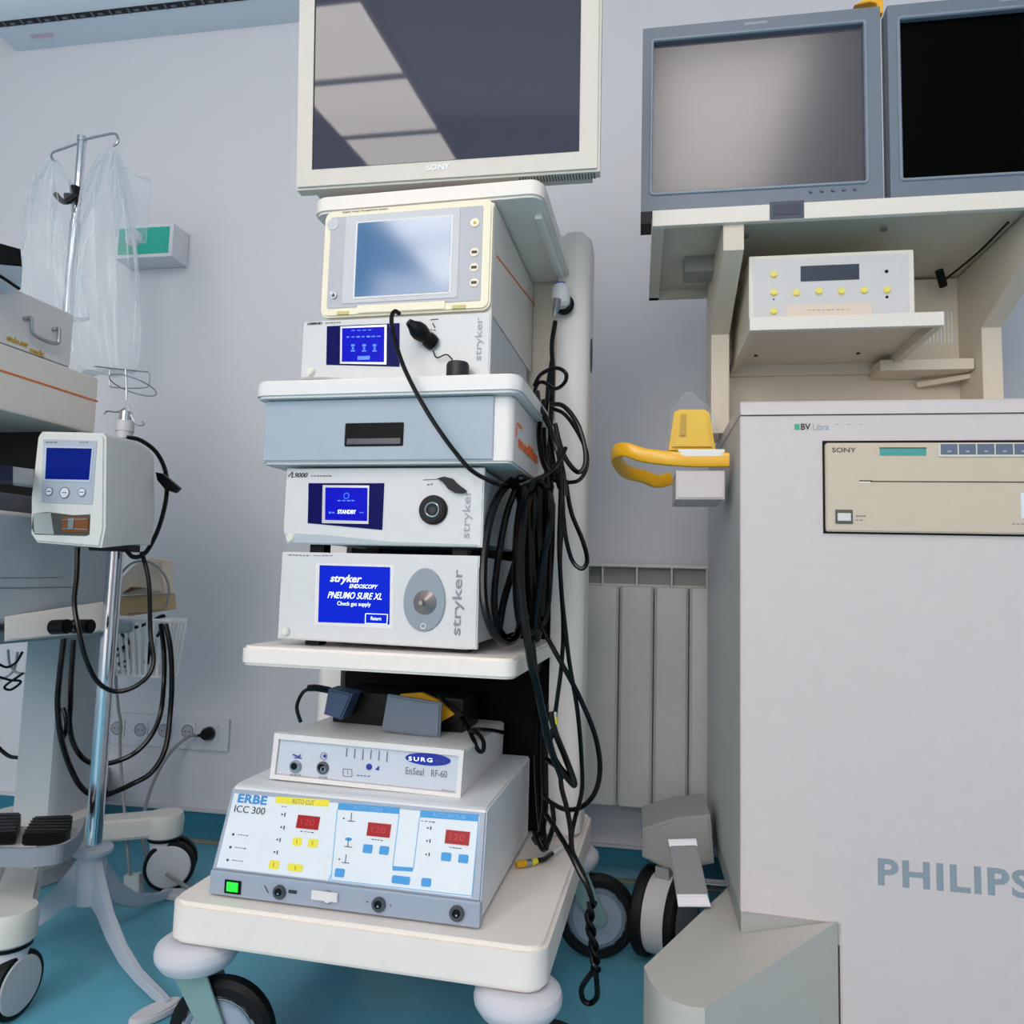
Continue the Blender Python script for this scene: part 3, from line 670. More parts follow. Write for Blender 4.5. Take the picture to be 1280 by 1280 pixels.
for x,y in ((440,1022),(436,1054),(433,1074)): p.line(bm, x,y-6,x-1,y+4,1,D0,D1); p.line(bm, x-5,y+4,x+4,y+5,1,D0,D1)
t.part('printed_labels', bm, INKD, face)
bm = B(); p.quad(bm, [(346,995.5),(412,1000),(410.5,1008.5),(344.5,1004)],D0,D1)
yb_ = t.part('yellow_heading', bm, YPR, face)
bm = B(); p.text(bm, 'AUTO CUT', 365,1004,394,1000.8,.0018,th=.0003); t.part('heading_lettering', bm, INK, yb_)
for x,y,w,h in ((372,1052,4.5,5.6),(391.5,1054,5,5.8),(343,1081,5,6),(369.5,1084.5,8,5.5)):
    bm = B(); p.rect(bm, x-w,y-h,x+w,y+h,D0,D1+.0004,.002); p_k = t.part('yellow_key', bm, YPR, face)
bm = B()
for x,y in ((372,1052),(391.5,1054),(343,1081),(370,1085)): p.line(bm, x,y-2.5,x-.4,y+2.5,1,.001,.0022)
t.part('key_marks', bm, mat('key_mark_olive',(150,140,30),.5), face)
bm = B(); p.quad(bm, [(423.5,1003.5),(500,1009.5),(499.5,1017.5),(422.5,1012)],D0,D1); p.quad(bm, [(526,1013),(598.5,1018),(598,1027),(525,1021.5)],D0,D1)
t.part('blue_heading', bm, BLUE, face)
bm = B(); p.text(bm, 'AUTO COAG', 442,1011.5,479,1010.5,.0018,th=.0003); p.text(bm, 'AUTO BIPOLAR', 541,1020.8,583,1019.5,.0018,th=.0003); t.part('heading_lettering', bm, LBLUE, face)
for x,y,w,h in ((460,1061,5,6),(480.5,1063,5,6),(558,1071,5.5,6),(579.5,1073.5,5.5,6),(425,1091,5,6),(501.5,1100,10.5,6.3),(533,1103,5.3,6)):
    bm = B(); p.rect(bm, x-w,y-h,x+w,y+h,D0,D1+.0004,.002); t.part('blue_key', bm, BLUE, face)
bm = B(); p.quad(bm, [(491,1082.5),(517,1084.5),(516,1089.5),(491,1088)],D0,D1); p.ell(bm, 436,1049,5,2.2,D0,D1)
t.part('blue_mark', bm, BLUE, face)
bm = B()
for q in ([(422,1012),(414,1100)],[(414,1100),(590,1120)],[(499.5,1017),(491,1084)],[(525,1021),(517,1085)],[(598,1027),(590,1120)],[(413,1094),(411,1102)]): p.line(bm, *q[0],*q[1],1.1,D0,D1)
t.part('blue_outline', bm, LBLUE, face)
for (x,y,w,h,s) in ((385.5,1028,16,8.2,''),(474,1037.5,16.5,8.4,''),(572,1047,17,8.6,'')):
    bm = B(); a,b = p.px(x,y); k=p.sc(x,y); p.rab(bm, a-w*k,a+w*k,b-h*k,b+h*k,D0,D1+.0006); ds = t.part('number_display', bm, RED, face)
    bm = B(); p.tab(bm, '120', a-w*k*.6,a+w*k*.6,b-h*k*.45,b+h*k*.5,D1+.0010,th=.0004); t.part('digits', bm, mat('digit_red',(165,12,24),.4,emit=.25), ds)
pb = Panel(CF, (0,1.028,0))
bm = B(); pb.rect(bm, 282,1099,301,1118,-.001,.002); sw = t.part('power_switch', bm, BLACK)
bm = B(); pb.rect(bm, 285,1101.5,298,1114.5,.001,.004,0,.001); t.part('switch_rocker', bm, GREEN, sw)
for x,y,r in ((350,1114.5,8.8),(474,1130,9.4),(571.5,1141,10)):
    bm = B(); pb.disc(bm, x,y,r,0,.005,bev=.001); s = t.part('socket', bm, mat('socket_dark_grey',(74,80,86),.35))
    bm = B(); pb.disc(bm, x,y-1,r*.55,.004,.0062); sh = t.part('socket_hole', bm, BLACK, s)
    bm = B(); pb.disc(bm, x+1,y,1.3,.006,.009,n=10); t.part('socket_pin', bm, CHROME, s)
bm = B(); pb.disc(bm, 410,1121,8.5,0,.002); t.part('neutral_socket', bm, INK)
bm = B(); pb.rect(bm, 391,1111.5,423,1127,.001,.005,0,.001); pb.disc(bm, 411,1121,6,.004,.0056); t.part('socket_cover', bm, WHITE)
bm = B(); pb.rect(bm, 361,1112,371,1117,0,.0012); scribble(pb,bm,331,1107,337,1120,1); scribble(pb,bm,458,1127,462,1128,1); scribble(pb,bm,487,1131,491,1132,1); t.part('printed_marks', bm, INKD)
bm = B()
for x in (X0+.03,X1-.03):
    for y in (1.06,1.36): t.part('foot', cyl(B(), (x,y,.2722),(x,y,.281),.009), BLACK)

# ---- adapter blocks lying on the vessel-sealing generator
GEN_TOP = .487
t = Thing('foot_switch', 'slate-grey and black foot switch with a yellow inner edge, on top of the small generator', 'foot switch', CF, (-.45,1.22,.49))
bm = B(); box(bm, -.585,-.345,1.25,1.36,.484,.545,.004); t.part('base', bm, BLACK)
p = Panel(CF, (0,1.19,0))
bm = B(); a = [p.px(*q) for q in ((484,868),(551,879),(549,923),(476,914))]
prism(bm, [Vector((x,1.19,z)) for x,z in a], (0,.012,0), .003); t.part('pedal', bm, mat('pedal_slate',(112,122,140),.4))
bm = B(); p2 = Panel(CF, (0,1.235,0)); a = [p2.px(*q) for q in ((500,868),(527,866),(548,876),(568,893),(552,902),(535,895),(500,890))]
prism(bm, [Vector((x,1.235,z)) for x,z in a], (0,.01,0)); t.part('yellow_edge', bm, mat('amber_yellow',(238,170,20),.4))
bm = B(); a = [p2.px(*q) for q in ((543,868),(578,894),(552,916),(548,905),(565,893))]
prism(bm, [Vector((x,1.24,z)) for x,z in a], (0,.03,0),.002); t.part('hood', bm, BLACK)
t = Thing('plug_block', 'small slate-blue block with a cable, at the left end of the small generator', 'adapter', CF, (-.57,1.22,.49))
p = Panel(CF, (0,1.20,0)); a = [p.px(*q) for q in ((410,861),(440,868),(426,900),(404,893))]
bm = B(); prism(bm, [Vector((x,1.20,z)) for x,z in a], (0,.045,0), .003); t.part('block', bm, mat('block_blue',(62,82,118),.4))
bm = B(); tube(bm, [p.P(*p.px(409,864),-.01),p.P(*p.px(392,861),-.01),p.P(*p.px(382,861),-.01)], .006); tube(bm, [p.P(*p.px(384,861),-.01),p.P(*p.px(374,868),-.01),p.P(*p.px(371,884),.0),p.P(*p.px(376,903),.0)], .0032); t.part('cable_tail', bm, CABLE)
# ---- camera head hanging on the mast hook
o_ = CF.at(700,372,1.385)
t = Thing('endoscope_camera', 'white camera head with a blue cap hanging on the mast beside the recorder', 'camera head', CF, o_)
c = Vector(o_); k = 1.385/FP
bm = B(); lathe(bm, c+Vector((.004,0,-.020)), (-.12,0,1), [(.010,0),(.0165,.006),(.0185,.022),(.0165,.038),(.0125,.045),(0,.0455)]); t.part('head_body', bm, mat('head_white',(222,222,224),.25,coat=.4))
bm = B(); lathe(bm, c+Vector((-.001,0,.0245)), (-.12,0,1), [(.0115,0),(.0118,.003),(0,.0045)]); t.part('blue_cap', bm, mat('cap_blue',(40,70,190),.4))
bm = B(); cyl(bm, c+Vector((-.006,-.012,-.030)), c+Vector((-.002,-.014,-.008)), .0065, .008); t.part('grip', bm, mat('grip_grey',(120,124,130),.35))
bm = B(); cyl(bm, c+Vector((-.009,-.010,-.040)), c+Vector((-.006,-.012,-.028)), .004,.0055); t.part('strain_relief', bm, STEEL)

# ---- cables of the tower
def cable(label, pts, r=.0042, m=CABLE, name='cable', group='black cables on the tower', fr=CF, cat='cable'):
    P3 = [Vector(fr.at(*q)) for q in pts]; bm = B(); tube(bm, P3, r)
    return single(name, bm, m, label, cat, fr, tuple(P3[0]), group)
cable('black cable dropping straight from the hanging camera head into the cable bundle', [(694,402,1.375),(690,430,1.36),(691,462,1.33),(690,500,1.30),(688,540,1.27),(692,580,1.24),(700,610,1.22)], .0046)
cable('thin black cable looped to the right above the cable bundle', [(668,482,1.28),(676,468,1.26),(694,460,1.24),(707,466,1.23),(706,478,1.24),(694,486,1.27),(680,478,1.28),(672,480,1.29),(668,495,1.28),(676,515,1.27)], .0035)
cable('black cable arching from the drawer corner over to the mast edge', [(690,505,1.25),(705,508,1.23),(722,530,1.22),(731,560,1.22),(731,582,1.22),(722,590,1.22),(708,575,1.23),(700,555,1.24),(694,530,1.25)], .0042)
cable('black cable making the wide right-hand curl behind the bundle', [(690,510,1.27),(706,518,1.26),(722,540,1.25),(733,565,1.25),(733,585,1.25),(724,600,1.25),(708,603,1.25),(690,600,1.24)], .0036)
cable('black cable hanging from the bundle as the small loop right of the mast edge', [(707,600,1.24),(714,640,1.24),(728,675,1.24),(734,700,1.25),(727,711,1.25),(715,700,1.25),(707,670,1.24),(703,630,1.24)], .0038)
big = [ # thick coils hanging under the drawer
 ('large black hose loop, outermost on the left, hanging over the light source', [(640,600,1.15),(622,622,1.12),(610,660,1.10),(604,710,1.08),(606,760,1.07),(618,792,1.08),(634,803,1.12),(648,790,1.17),(655,740,1.2)], .0062),
 ('large black hose loop just inside the outermost one', [(650,598,1.17),(634,640,1.15),(624,690,1.13),(618,740,1.12),(620,775,1.12),(632,797,1.14),(648,793,1.18),(655,760,1.20)], .0055),
 ('black hose slanting up from the shelf toward the bundle', [(622,795,1.15),(630,750,1.15),(645,700,1.16),(658,650,1.17),(668,610,1.18)], .0060),
 ('shiny black hose hanging down the front of the bundle', [(668,600,1.15),(657,640,1.11),(651,690,1.08),(652,740,1.06),(658,790,1.05),(664,830,1.05),(672,862,1.06),(684,920,1.08)], .0058),
 ('black hose coil in the middle of the bundle', [(660,600,1.20),(648,650,1.19),(645,720,1.19),(654,780,1.2),(668,785,1.22),(678,740,1.22),(682,670,1.22),(682,615,1.21)], .0068),
 ('black hose coil behind the middle of the bundle', [(652,602,1.23),(655,660,1.22),(657,740,1.22),(666,790,1.23),(674,760,1.24),(676,690,1.24),(674,610,1.24)], .0075),
 ('shiny black hose curving down the right side of the bundle', [(676,603,1.16),(688,622,1.14),(687,660,1.14),(678,700,1.15),(672,745,1.16),(668,785,1.17)], .0058),
 ('black hose looping over the drawer edge hook', [(640,608,1.16),(650,598,1.14),(664,603,1.15),(670,625,1.16),(664,670,1.17),(655,720,1.18),(650,770,1.2)], .0055),
 ('black hose running down the back of the bundle', [(668,600,1.26),(664,680,1.25),(662,760,1.25),(668,800,1.25),(675,775,1.27)], .0080),
 ('black hose looped tightly beside the shelf corner', [(680,600,1.24),(668,660,1.23),(662,730,1.22),(668,780,1.22),(682,770,1.23),(688,700,1.23),(690,630,1.24)], .0060),
]
for lab,pts,r in big: cable(lab, pts, r)
big2 = [('thick black hose at the front of the bundle, left of its middle', [(656,606,1.15),(648,660,1.13),(646,720,1.12),(650,775,1.13),(660,795,1.15)], .0075),
 ('thick black hose filling the middle of the bundle', [(664,604,1.18),(662,660,1.17),(664,730,1.17),(670,785,1.18)], .0085),
 ('thick black hose right of the bundle middle', [(674,606,1.19),(672,660,1.19),(674,720,1.19),(664,790,1.2)], .0080),
 ('black hose filling the top of the bundle under the drawer corner', [(646,604,1.18),(654,640,1.18),(656,700,1.19),(660,760,1.2)], .0080),
 ('black hose running along the right edge of the bundle', [(684,590,1.2),(686,640,1.2),(682,700,1.2),(676,770,1.2)], .0060)]
for lab,pts,r in big2: cable(lab, pts, r)
thin = [
 ('black cable running down in front of the mast to the floor loop', [(697,560,1.19),(701,600,1.18),(699,680,1.18),(702,740,1.19),(706,780,1.2),(712,830,1.21),(722,890,1.22),(727,950,1.23),(727,990,1.24),(717,1030,1.25),(713,1058,1.25)], .0036),
 ('black cable bowing out to the right over the radiator and back to the tower', [(672,775,1.2),(690,808,1.2),(708,840,1.2),(726,875,1.22),(744,920,1.23),(750,960,1.24),(744,990,1.25),(728,1008,1.26),(708,1012,1.28),(690,1004,1.3),(680,995,1.32)], .0042),
 ('black cable with the yellow band, hanging straight down the mast', [(698,585,1.21),(704,635,1.21),(700,700,1.21),(704,780,1.21),(702,830,1.21),(697,870,1.21),(694,892,1.21)], .0036),
 ('black cable continuing below the yellow band in a sharp fold', [(692,912,1.2),(686,930,1.2),(694,950,1.2),(706,968,1.2),(714,978,1.2),(718,981,1.2),(716,972,1.2),(706,945,1.2),(694,915,1.2),(688,890,1.2)], .0052),
 ('black cable folding back behind the sharp fold', [(684,950,1.24),(694,956,1.22),(706,966,1.21),(716,978,1.21)], .0050),
 ('black cable coming from the rear panel and down to the twisted pair', [(700,960,1.26),(702,985,1.25),(708,1008,1.24),(713,1035,1.23),(715,1062,1.22),(720,1075,1.21),(730,1095,1.2),(738,1118,1.2),(741,1130,1.2)], .0042),
 ('black cable slanting from the unit corner to the twisted pair', [(682,1018,1.28),(694,1035,1.25),(710,1062,1.22),(724,1090,1.2),(736,1112,1.19),(741,1128,1.19)], .0042),
 ('black cable curling at the rear corner of the surgical unit', [(690,1004,1.3),(692,1028,1.29),(686,1050,1.28),(680,1062,1.27),(674,1055,1.28),(668,1040,1.3)], .0042),
 ('black cable lying along the rear panel edge behind the surgical unit', [(674,880,1.36),(672,950,1.36),(674,1000,1.35),(678,1040,1.33),(681,1062,1.31)], .0070),
 ('second black cable lying along the rear panel edge', [(682,880,1.34),(681,950,1.34),(681,1010,1.32),(674,1050,1.31),(668,1048,1.33)], .0062),
 ('black cable dropping from the lower shelf corner past the rear panel', [(664,800,1.09),(670,850,1.10),(680,900,1.13),(690,940,1.15),(702,972,1.17)], .0055),
 ('black cable threading down the middle of the upper bundle', [(676,512,1.24),(690,540,1.22),(700,565,1.21),(702,600,1.2)], .0046),
 ('black cable curving down the left side of the upper bundle', [(680,500,1.26),(674,540,1.25),(678,575,1.24),(690,600,1.22)], .0046),
 ('black cable crossing the upper bundle from left to right', [(672,490,1.25),(675,508,1.22),(684,525,1.2),(694,555,1.19),(704,590,1.19),(706,620,1.19)], .0040),
 ('short black cable from the drawer corner into the bundle', [(650,607,1.10),(668,600,1.11),(688,590,1.14),(700,575,1.17),(707,560,1.19)], .0036),
 ('black cable behind the upper bundle reaching the mast', [(690,450,1.34),(686,475,1.32),(684,500,1.31),(680,540,1.3),(684,580,1.28),(690,610,1.26)], .0042),
]
for lab,pts,r in thin: cable(lab, pts, r)
# yellow band connector on the hanging cable
t = Thing('banded_connector', 'small steel connector with a yellow band on the hanging mast cable', 'connector', CF, CF.at(693,900,1.2))
a = Vector(CF.at(694.5,890,1.205)); b = Vector(CF.at(692,912,1.2)); m1 = a.lerp(b,.3); m2 = a.lerp(b,.7)
bm = B(); cyl(bm, a, b, .0042); t.part('sleeve', bm, STEEL)
bm = B(); cyl(bm, m1, m2, .0048); t.part('yellow_band', bm, YPR)
# twisted pair ending in a loop
L3 = [CF.at(*q) for q in [(740,1128,1.19),(737,1150,1.19),(741,1175,1.19),(744,1200,1.19),(745,1215,1.19)]]
Pm = smooth(L3, 14); bmA = B(); 
for s in (0,PI):
    pts = [p_+Vector((math.cos(s+i*.30),math.sin(s+i*.30),0))*.0042 for i,p_ in enumerate(Pm)]
    tube(bmA, pts, .0042, sm=0)
tube(bmA, [CF.at(*q) for q in [(744,1212,1.19),(735,1222,1.19),(727,1236,1.19),(729,1250,1.19),(738,1254,1.19),(746,1246,1.19),(746,1230,1.19),(744,1212,1.19)]], .0042)
single('twisted_cable', bmA, CABLE, 'twisted black cable ending in a small loop in front of the rear wheel', 'cable', CF, L3[0])
# yellow tipped cable lying on the base
t = Thing('yellow_tipped_cable', 'black cable end with a yellow and steel tip lying on the cart base', 'cable', CF, CF.at(655,1079,1.23))
q = Panel(CF, (0,0,.2795), (1,0,0), (0,1,0))
P_ = lambda x,y: q.P(*q.px(x,y),0)
bm = B(); cyl(bm, P_(645,1081), P_(651,1080), .0045,.0062); cyl(bm, P_(651,1080),P_(657,1079),.0062); t.part('amber_tip', bm, GOLD)
bm = B(); cyl(bm, P_(657,1079),P_(664,1078),.0058); t.part('steel_collar', bm, STEEL)
bm = B(); cyl(bm, P_(664,1078),P_(671,1076),.0060,.0045); t.part('yellow_sleeve', bm, YPR)
bm = B(); tube(bm, [P_(670,1076),P_(680,1074),P_(690,1067)], .0042); t.part('black_lead', bm, CABLE)
bm = B(); tube(bm, [P_(690,1067),P_(700,1060),P_(712,1052)], .0030); t.part('white_lead', bm, WHITE)
# knotted lead on the small generator
bm = B(); tube(bm, [CF.at(*q) for q in [(576,895,1.25),(584,908,1.22),(592,925,1.19),(598,938,1.18),(604,938,1.18),(604,926,1.19),(596,916,1.2),(588,914,1.2),(596,912,1.21),(615,913,1.3),(632,916,1.40)]], .0036)
single('knotted_lead', bm, CABLE, 'black knotted lead behind the foot switch on the small generator', 'cable', CF, CF.at(592,925,1.19))

# ================================================================== RIGHT WORKSTATION
K = 1.28
V0 = K
UL, UR = .133*K, .80
ws = Thing('imaging_workstation', 'big grey-white wheeled imaging cabinet with a monitor rack on top, at the right', 'imaging cabinet', WF, (.45,1.5,0))
zt, zs, zb = .75+.243*K, .75+.2245*K, .75-.4035*K
fp = Panel(WF, (0,V0,0))
un = fp.px(1050,1149)[0]
bm = B(); prism(bm, [(UL,V0,zb),(UL,V0,zs-.0015),(UR,V0,zs-.0015),(UR,V0,.03),(un,V0,.03),(un,V0,zb-.004)], (0,.03,0), .002)
ws.part('front_panel', bm, CABW)
bm = B(); box(bm, UL,UR,V0+.028,1.85,zb,zs-.001,.003); ws.part('cabinet_body', bm, mat('cabinet_side_grey',(192,194,194),.5))
bm = B(); box(bm, UL+.001,UR,V0+.003,1.80,.197,zb+.002); box(bm, UL+.06,UR,V0+.03,1.80,.03,.2); ws.part('plinth', bm, mat('plinth_grey',(164,166,164),.5))
bm = B(); prism(bm, [(UL,V0-.002,zs),(UL,V0+.0,zt-.004),(UL,V0+.004,zt),(UL,1.85,zt),(UL,1.85,zs)], (UR-UL,0,0), .0015); ws.part('top_lid', bm, CABW)
bm = B(); fp.rect(bm, 993,530,999.5,537,-.0005,.001); ws.part('green_mark', bm, mat('logo_green',(60,170,130),.5))
bm = B(); fp.text(bm, 'BV', 1001,537.5,1013,529.5,.001,bold=.02); ws.part('model_lettering', bm, INKD)
bm = B(); fp.text(bm, 'Libra', 1016,537.5,1036,529.5,.001); 
for x in (1046,1061,1075): fp.line(bm, x-2,530.5,x+2,530.3,1)
ws.part('model_lettering', bm, INKL)
bm = B(); a0,b1 = fp.px(1097,1072); a1 = fp.px(1289,1085)[0]; b0 = fp.px(1097,1106.5)[1]
fp.tab(bm, 'PHILIPS', a0,a1,b0,b1,.001,bold=.028,sp=1.12); ws.part('logo', bm, mat('logo_blue_grey',(140,152,164),.5))
# outrigger foot
qz = Panel(WF, (0,0,.197), (1,0,0), (0,1,0))
fpx = [(928,1167),(1047,1150),(881,1260),(862,1258),(843,1252),(826,1242),(813,1227),(805,1208),(915,1104)]
tp = [qz.P(*qz.px(*c_),0) for c_ in fpx]; tp[0] = Vector(WF.at(928,1167,V0+.0015)); tp[1] = Vector(WF.at(1047,1151,V0+.0015))
bm = B(); prism(bm, tp, (0,0,-.175), .0); ft = ws.part('outrigger_foot', bm, mat('foot_top_beige',(192,188,182),.5))
# wheel arch housing behind
bm = B(); P0 = [WF.at(*q_,1.58) for q_ in ((803,1036),(845,1023),(888,1019),(893,1080),(840,1090),(803,1072))]
prism(bm, P0, (0,.16,0), .006); ws.part('rear_wheel_arch', bm, mat('arch_grey',(158,158,156),.5))
bm = B(); prism(bm, [WF.at(*q_) for q_ in ((835,1050,1.42),(870,1049,1.42),(889,1134,1.36),(848,1134,1.36))], (0,.012,-.006), .003); pd = ws.part('brake_pedal', bm, mat('pedal_grey',(112,114,118),.45))
bm = B(); prism(bm, [WF.at(*q_) for q_ in ((835,1050,1.417),(870,1049,1.417),(872,1058,1.413),(837,1059,1.413))], (0,.006,0), .002); pd_pad = ws.part('pedal_pad', bm, mat('pad_white',(216,217,226),.35), pd); bm = B(); prism(bm, [WF.at(*q_) for q_ in ((846,1119,1.364),(884,1119,1.364),(889,1134,1.357),(848,1134,1.357))], (0,.008,0), .002); ws.part('pedal_pad', bm, mat('pad_white',(216,217,226),.35), pd)
bm = B(); cyl(bm, WF.at(880,1102,1.40), WF.at(920,1105,1.44), .005); ws.part('pedal_rod', bm, CHROME, pd)
def twin(T, cx, cy, R, w, ang, m=PALEWH, gap=.012, name='twin_wheel', shroud=False):
    a = math.radians(ang); n = Vector((math.cos(a),math.sin(a),0)); c = Vector((cx,cy,R+.001)); 
    bm = B(); cyl(bm, c-n*(w*.9), c+n*(w*.9), .012); prism(bm, [c+Vector((0,0,R*.1))+n*x+Vector((-n.y,n.x,0))*y for x,y in ((-gap*.6,-.02),(gap*.6,-.02),(gap*.6,.02),(-gap*.6,.02))], (0,0,R*1.0)); root = T.part(name, bm, m)
    if shroud: T.part('wheel_shroud', cyl(B(), c-n*gap*.95, c+n*gap*.95, R*.88, n=40), mat('shroud_white',(206,202,202),.45), root)
    for s in (-1,1):
        o = c+n*s*gap
        bm = B(); lathe(bm, o, n*s, [(R*.8,0),(R*.97,0),(R,w*.2),(R,w*.75),(R*.96,w*.95),(R*.84,w)],40); T.part('tyre', bm, RUB, root)
        bm = B(); lathe(bm, o, n*s, [(0,w*.0),(R*.82,0),(R*.84,w*.98),(R*.80,w*1.04),(R*.3,w*1.08),(0,w*1.08)],40); T.part('wheel_cover', bm, m, root)
    return root
wc = WF.at(832,1130,1.58)
twin(ws, wc[0], 1.60, .086, .022, -22, m=mat('wheel_cover_grey',(150,150,152),.45), gap=.024, shroud=True)
# side handle
HV = 1.42
hp = lambda x,y,v: Vector(WF.at(x,y,v))
bm = B(); prism(bm, [hp(845,588,1.36),hp(906,588,1.36),hp(906,624,1.36),hp(845,624,1.36)], (0,.14,0), .003); ws.part('handle_bracket', bm, CABW)
def sweep(bm, P_, w, h, n=6):
    S = smooth(P_, 6); rings = []
    for i,p_ in enumerate(S):
        t_ = (S[min(i+1,len(S)-1)]-S[max(i-1,0)]).normalized(); up = Vector((0,0,1)); side = t_.cross(up); side = side.normalized() if side.length>1e-3 else Vector((0,1,0)); up2 = side.cross(t_).normalized()
        ring = []
        for k_ in range(12):
            a = 2*PI*k_/12; ca,sa = math.cos(a),math.sin(a)
            ring.append(bm.verts.new(p_+side*(w*math.copysign(abs(ca)**.6,ca))+up2*(h*math.copysign(abs(sa)**.6,sa))))
        rings.append(ring)
    for a,b in zip(rings,rings[1:]):
        for k_ in range(12): bm.faces.new((a[k_],a[(k_+1)%12],b[(k_+1)%12],b[k_]))
    bm.faces.new(rings[0][::-1]); bm.faces.new(rings[-1]); return bm
bm = B(); sweep(bm, [hp(911,575,1.36),hp(870,575,1.36),hp(835,573,1.36),hp(805,569,1.37),hp(782,562,1.38),hp(771,566,1.40),hp(772,577,1.44),hp(784,590,1.50),hp(805,596,1.54),hp(822,602,1.56),hp(838,598,1.57)], .010, .0135)
hd = ws.part('yellow_handle', bm, YEL)
bm = B(); prism(bm, [hp(848,561,1.350),hp(906,561,1.350),hp(906,573,1.350),hp(848,573,1.350)], (0,.02,0), .004); ws.part('handle_inlay', bm, mat('inlay_white',(232,230,228),.4), hd)
# wrapped yellow object on the handle
t = Thing('yellow_hand_switch', 'yellow hand switch wrapped in a clear bag, standing behind the yellow handle', 'hand switch', WF, WF.at(866,560,1.46))
bm = B(); a=[WF.at(*q_,1.45) for q_ in ((836,562),(895,562),(887,515),(881,511),(850,511),(843,514))]
prism(bm, a, (0,.04,0), .006); yb = t.part('switch_body', bm, mat('bright_yellow',(244,196,10),.4))
bm = B(); a=[WF.at(*q_,1.449) for q_ in ((849,545),(857,545),(858,518),(851,518))]; prism(bm, a, (0,-.004,0), .001); t.part('grip_slot', bm, mat('yellow_shadow_slot',(206,158,18),.5), yb)
bm = B(); n=14; rings=[]
for j,(y,w) in enumerate(((560,31),(540,30),(518,27),(508,22),(498,11),(490,4))):
    c = Vector(WF.at(865-j*.6,y,1.465)); rings.append([bm.verts.new(c+Vector((w*1.45/FP*math.cos(2*PI*i/n)*(1+.10*math.sin(3*i+j)), .030*w/31*math.sin(2*PI*i/n)*(1+.2*math.cos(2*i+j)), .002*math.sin(2*i)))) for i in range(n)])
for a,b in zip(rings,rings[1:]):
    for i in range(n): bm.faces.new((a[i],a[(i+1)%n],b[(i+1)%n],b[i]))
t.part('clear_wrap', bm, FILM2)
# printer
PV = V0-.010
pp_ = Panel(WF, (0,PV,0)); a0,b1 = pp_.px(1032,553.5); b0 = pp_.px(1031,664)[1]; a1 = a0+.424
t = Thing('medical_printer', 'beige slot-loading printer set into the front of the imaging cabinet', 'printer', WF, ((a0+a1)/2,V0,b0))
bm = B(); fp.rab(bm, a0-.003,a1+.003,b0-.003,b1+.005,-.0005,.0012); t.part('opening_gap', bm, BLACK)
bm = B(); pp_.rab(bm, a0,a1,b0,b1,-.010,0,.004,.002); fc = t.part('front_face', bm, PRN)
bm = B(); pp_.rect(bm, 1099.5,560.5,1158,569.5,-.0005,.0006); lcd = t.part('display', bm, TEALD)
bm = B(); pp_.line(bm, 1099,560,1158,560,1.2,0,.0009); t.part('display_shade', bm, INKD, lcd)
bm = B(); a_,b_ = pp_.px(1040,565.5); c_,d_ = pp_.px(1070,559.5); pp_.tab(bm, 'SONY', a_,c_,b_,d_,.0008,bold=.015); t.part('logo', bm, mat('logo_brown_grey',(92,84,78),.5))
k_=pp_.px(1172,554)[0]; k2=k_+.20; bt = pp_.px(1180,554.5)[1]; bb_ = pp_.px(1180,571)[1]
bm = B(); pp_.rab(bm, k_,k2,bb_,bt,-.0005,.0022,.002); kb = t.part('key_bar', bm, mat('key_bar_cream',(220,214,204),.4))
for i in range(7):
    s_ = k_+.0035+i*.0268; bm = B(); pp_.rab(bm, s_,s_+.0245,bb_+.0035,bt-.0012,.002,.0034,0,.0003); kk = t.part('key', bm, mat('key_slate',(98,110,132),.4), kb)
    bm = B(); pp_.rab(bm, s_+.0095,s_+.015,bb_+.0065,bb_+.0095,.0034,.0039); t.part('key_symbol', bm, INKL, kk)
bm = B(); pp_.rect(bm, 1088,601.2,1300,603.4,-.0005,.0008); pp_.rect(bm, 1074,600.4,1090,601.6,-.0005,.0008); t.part('paper_slot', bm, mat('slot_dark',(36,28,32),.5))
bm = B(); pp_.rect(bm, 1074,602,1088,604.4,-.0005,.0010); t.part('slot_lip', bm, mat('lip_cream',(228,220,206),.4))
bm = B(); pp_.rect(bm, 1044,637,1066,655,-.0005,.0010,.001); pw = t.part('power_switch', bm, mat('switch_frame_grey',(86,84,78),.5))
bm = B(); pp_.rect(bm, 1046.5,641.5,1063,651.5,.0005,.004,0,.0008); t.part('switch_button', bm, mat('switch_button_grey',(214,214,212),.4), pw)
bm = B(); scribble(pp_,bm,1070,645,1083,645,3,h=1.3); scribble(pp_,bm,1070,650,1079,650,2,h=1); scribble(pp_,bm,1265,655,1282,655,3,h=1); t.part('printed_labels', bm, INK)
bm = B(); pp_.rect(bm, 1275.5,616,1310,648,-.0005,.0008); t.part('sticker', bm, PANW)

# monitor rack
rack = Thing('monitor_rack', 'beige metal rack with two bent side panels carrying the two grey monitors', 'monitor rack', WF, (.43,1.6,zt))
ul, ur, vf = .148, .663, 1.55
prof = [(vf,zt),(vf,1.268),(1.335,1.352),(1.335,1.412),(1.375,1.412),(1.39,1.372),(1.66,1.268),(1.66,zt)]
prof = [(vf,zt),(vf,1.268),(1.335,1.352),(1.335,1.412),(1.66,1.412),(1.66,zt)]
for x in (ul, ur):
    bm = B(); prism(bm, [(x,y,z) for y,z in prof], (.036,0,0), .001); rack.part('side_panel', bm, CABB)
bm = B(); box(bm, ul+.036,ur,1.655,1.672,zt,1.412); rack.part('back_panel', bm, CABB)
bp = Panel(WF, (0,1.655,0))
bm = B()
for i in range(9): bp.rect(bm, 1152+i*4.6,390,1154.2+i*4.6,429,-.0005,.0008)
bp.rect(bm, 902,395,905,440,-.0005,.0008); rack.part('vent_slot', bm, mat('vent_light',(236,240,248),.5))
U0 = .021; U1 = 1.02
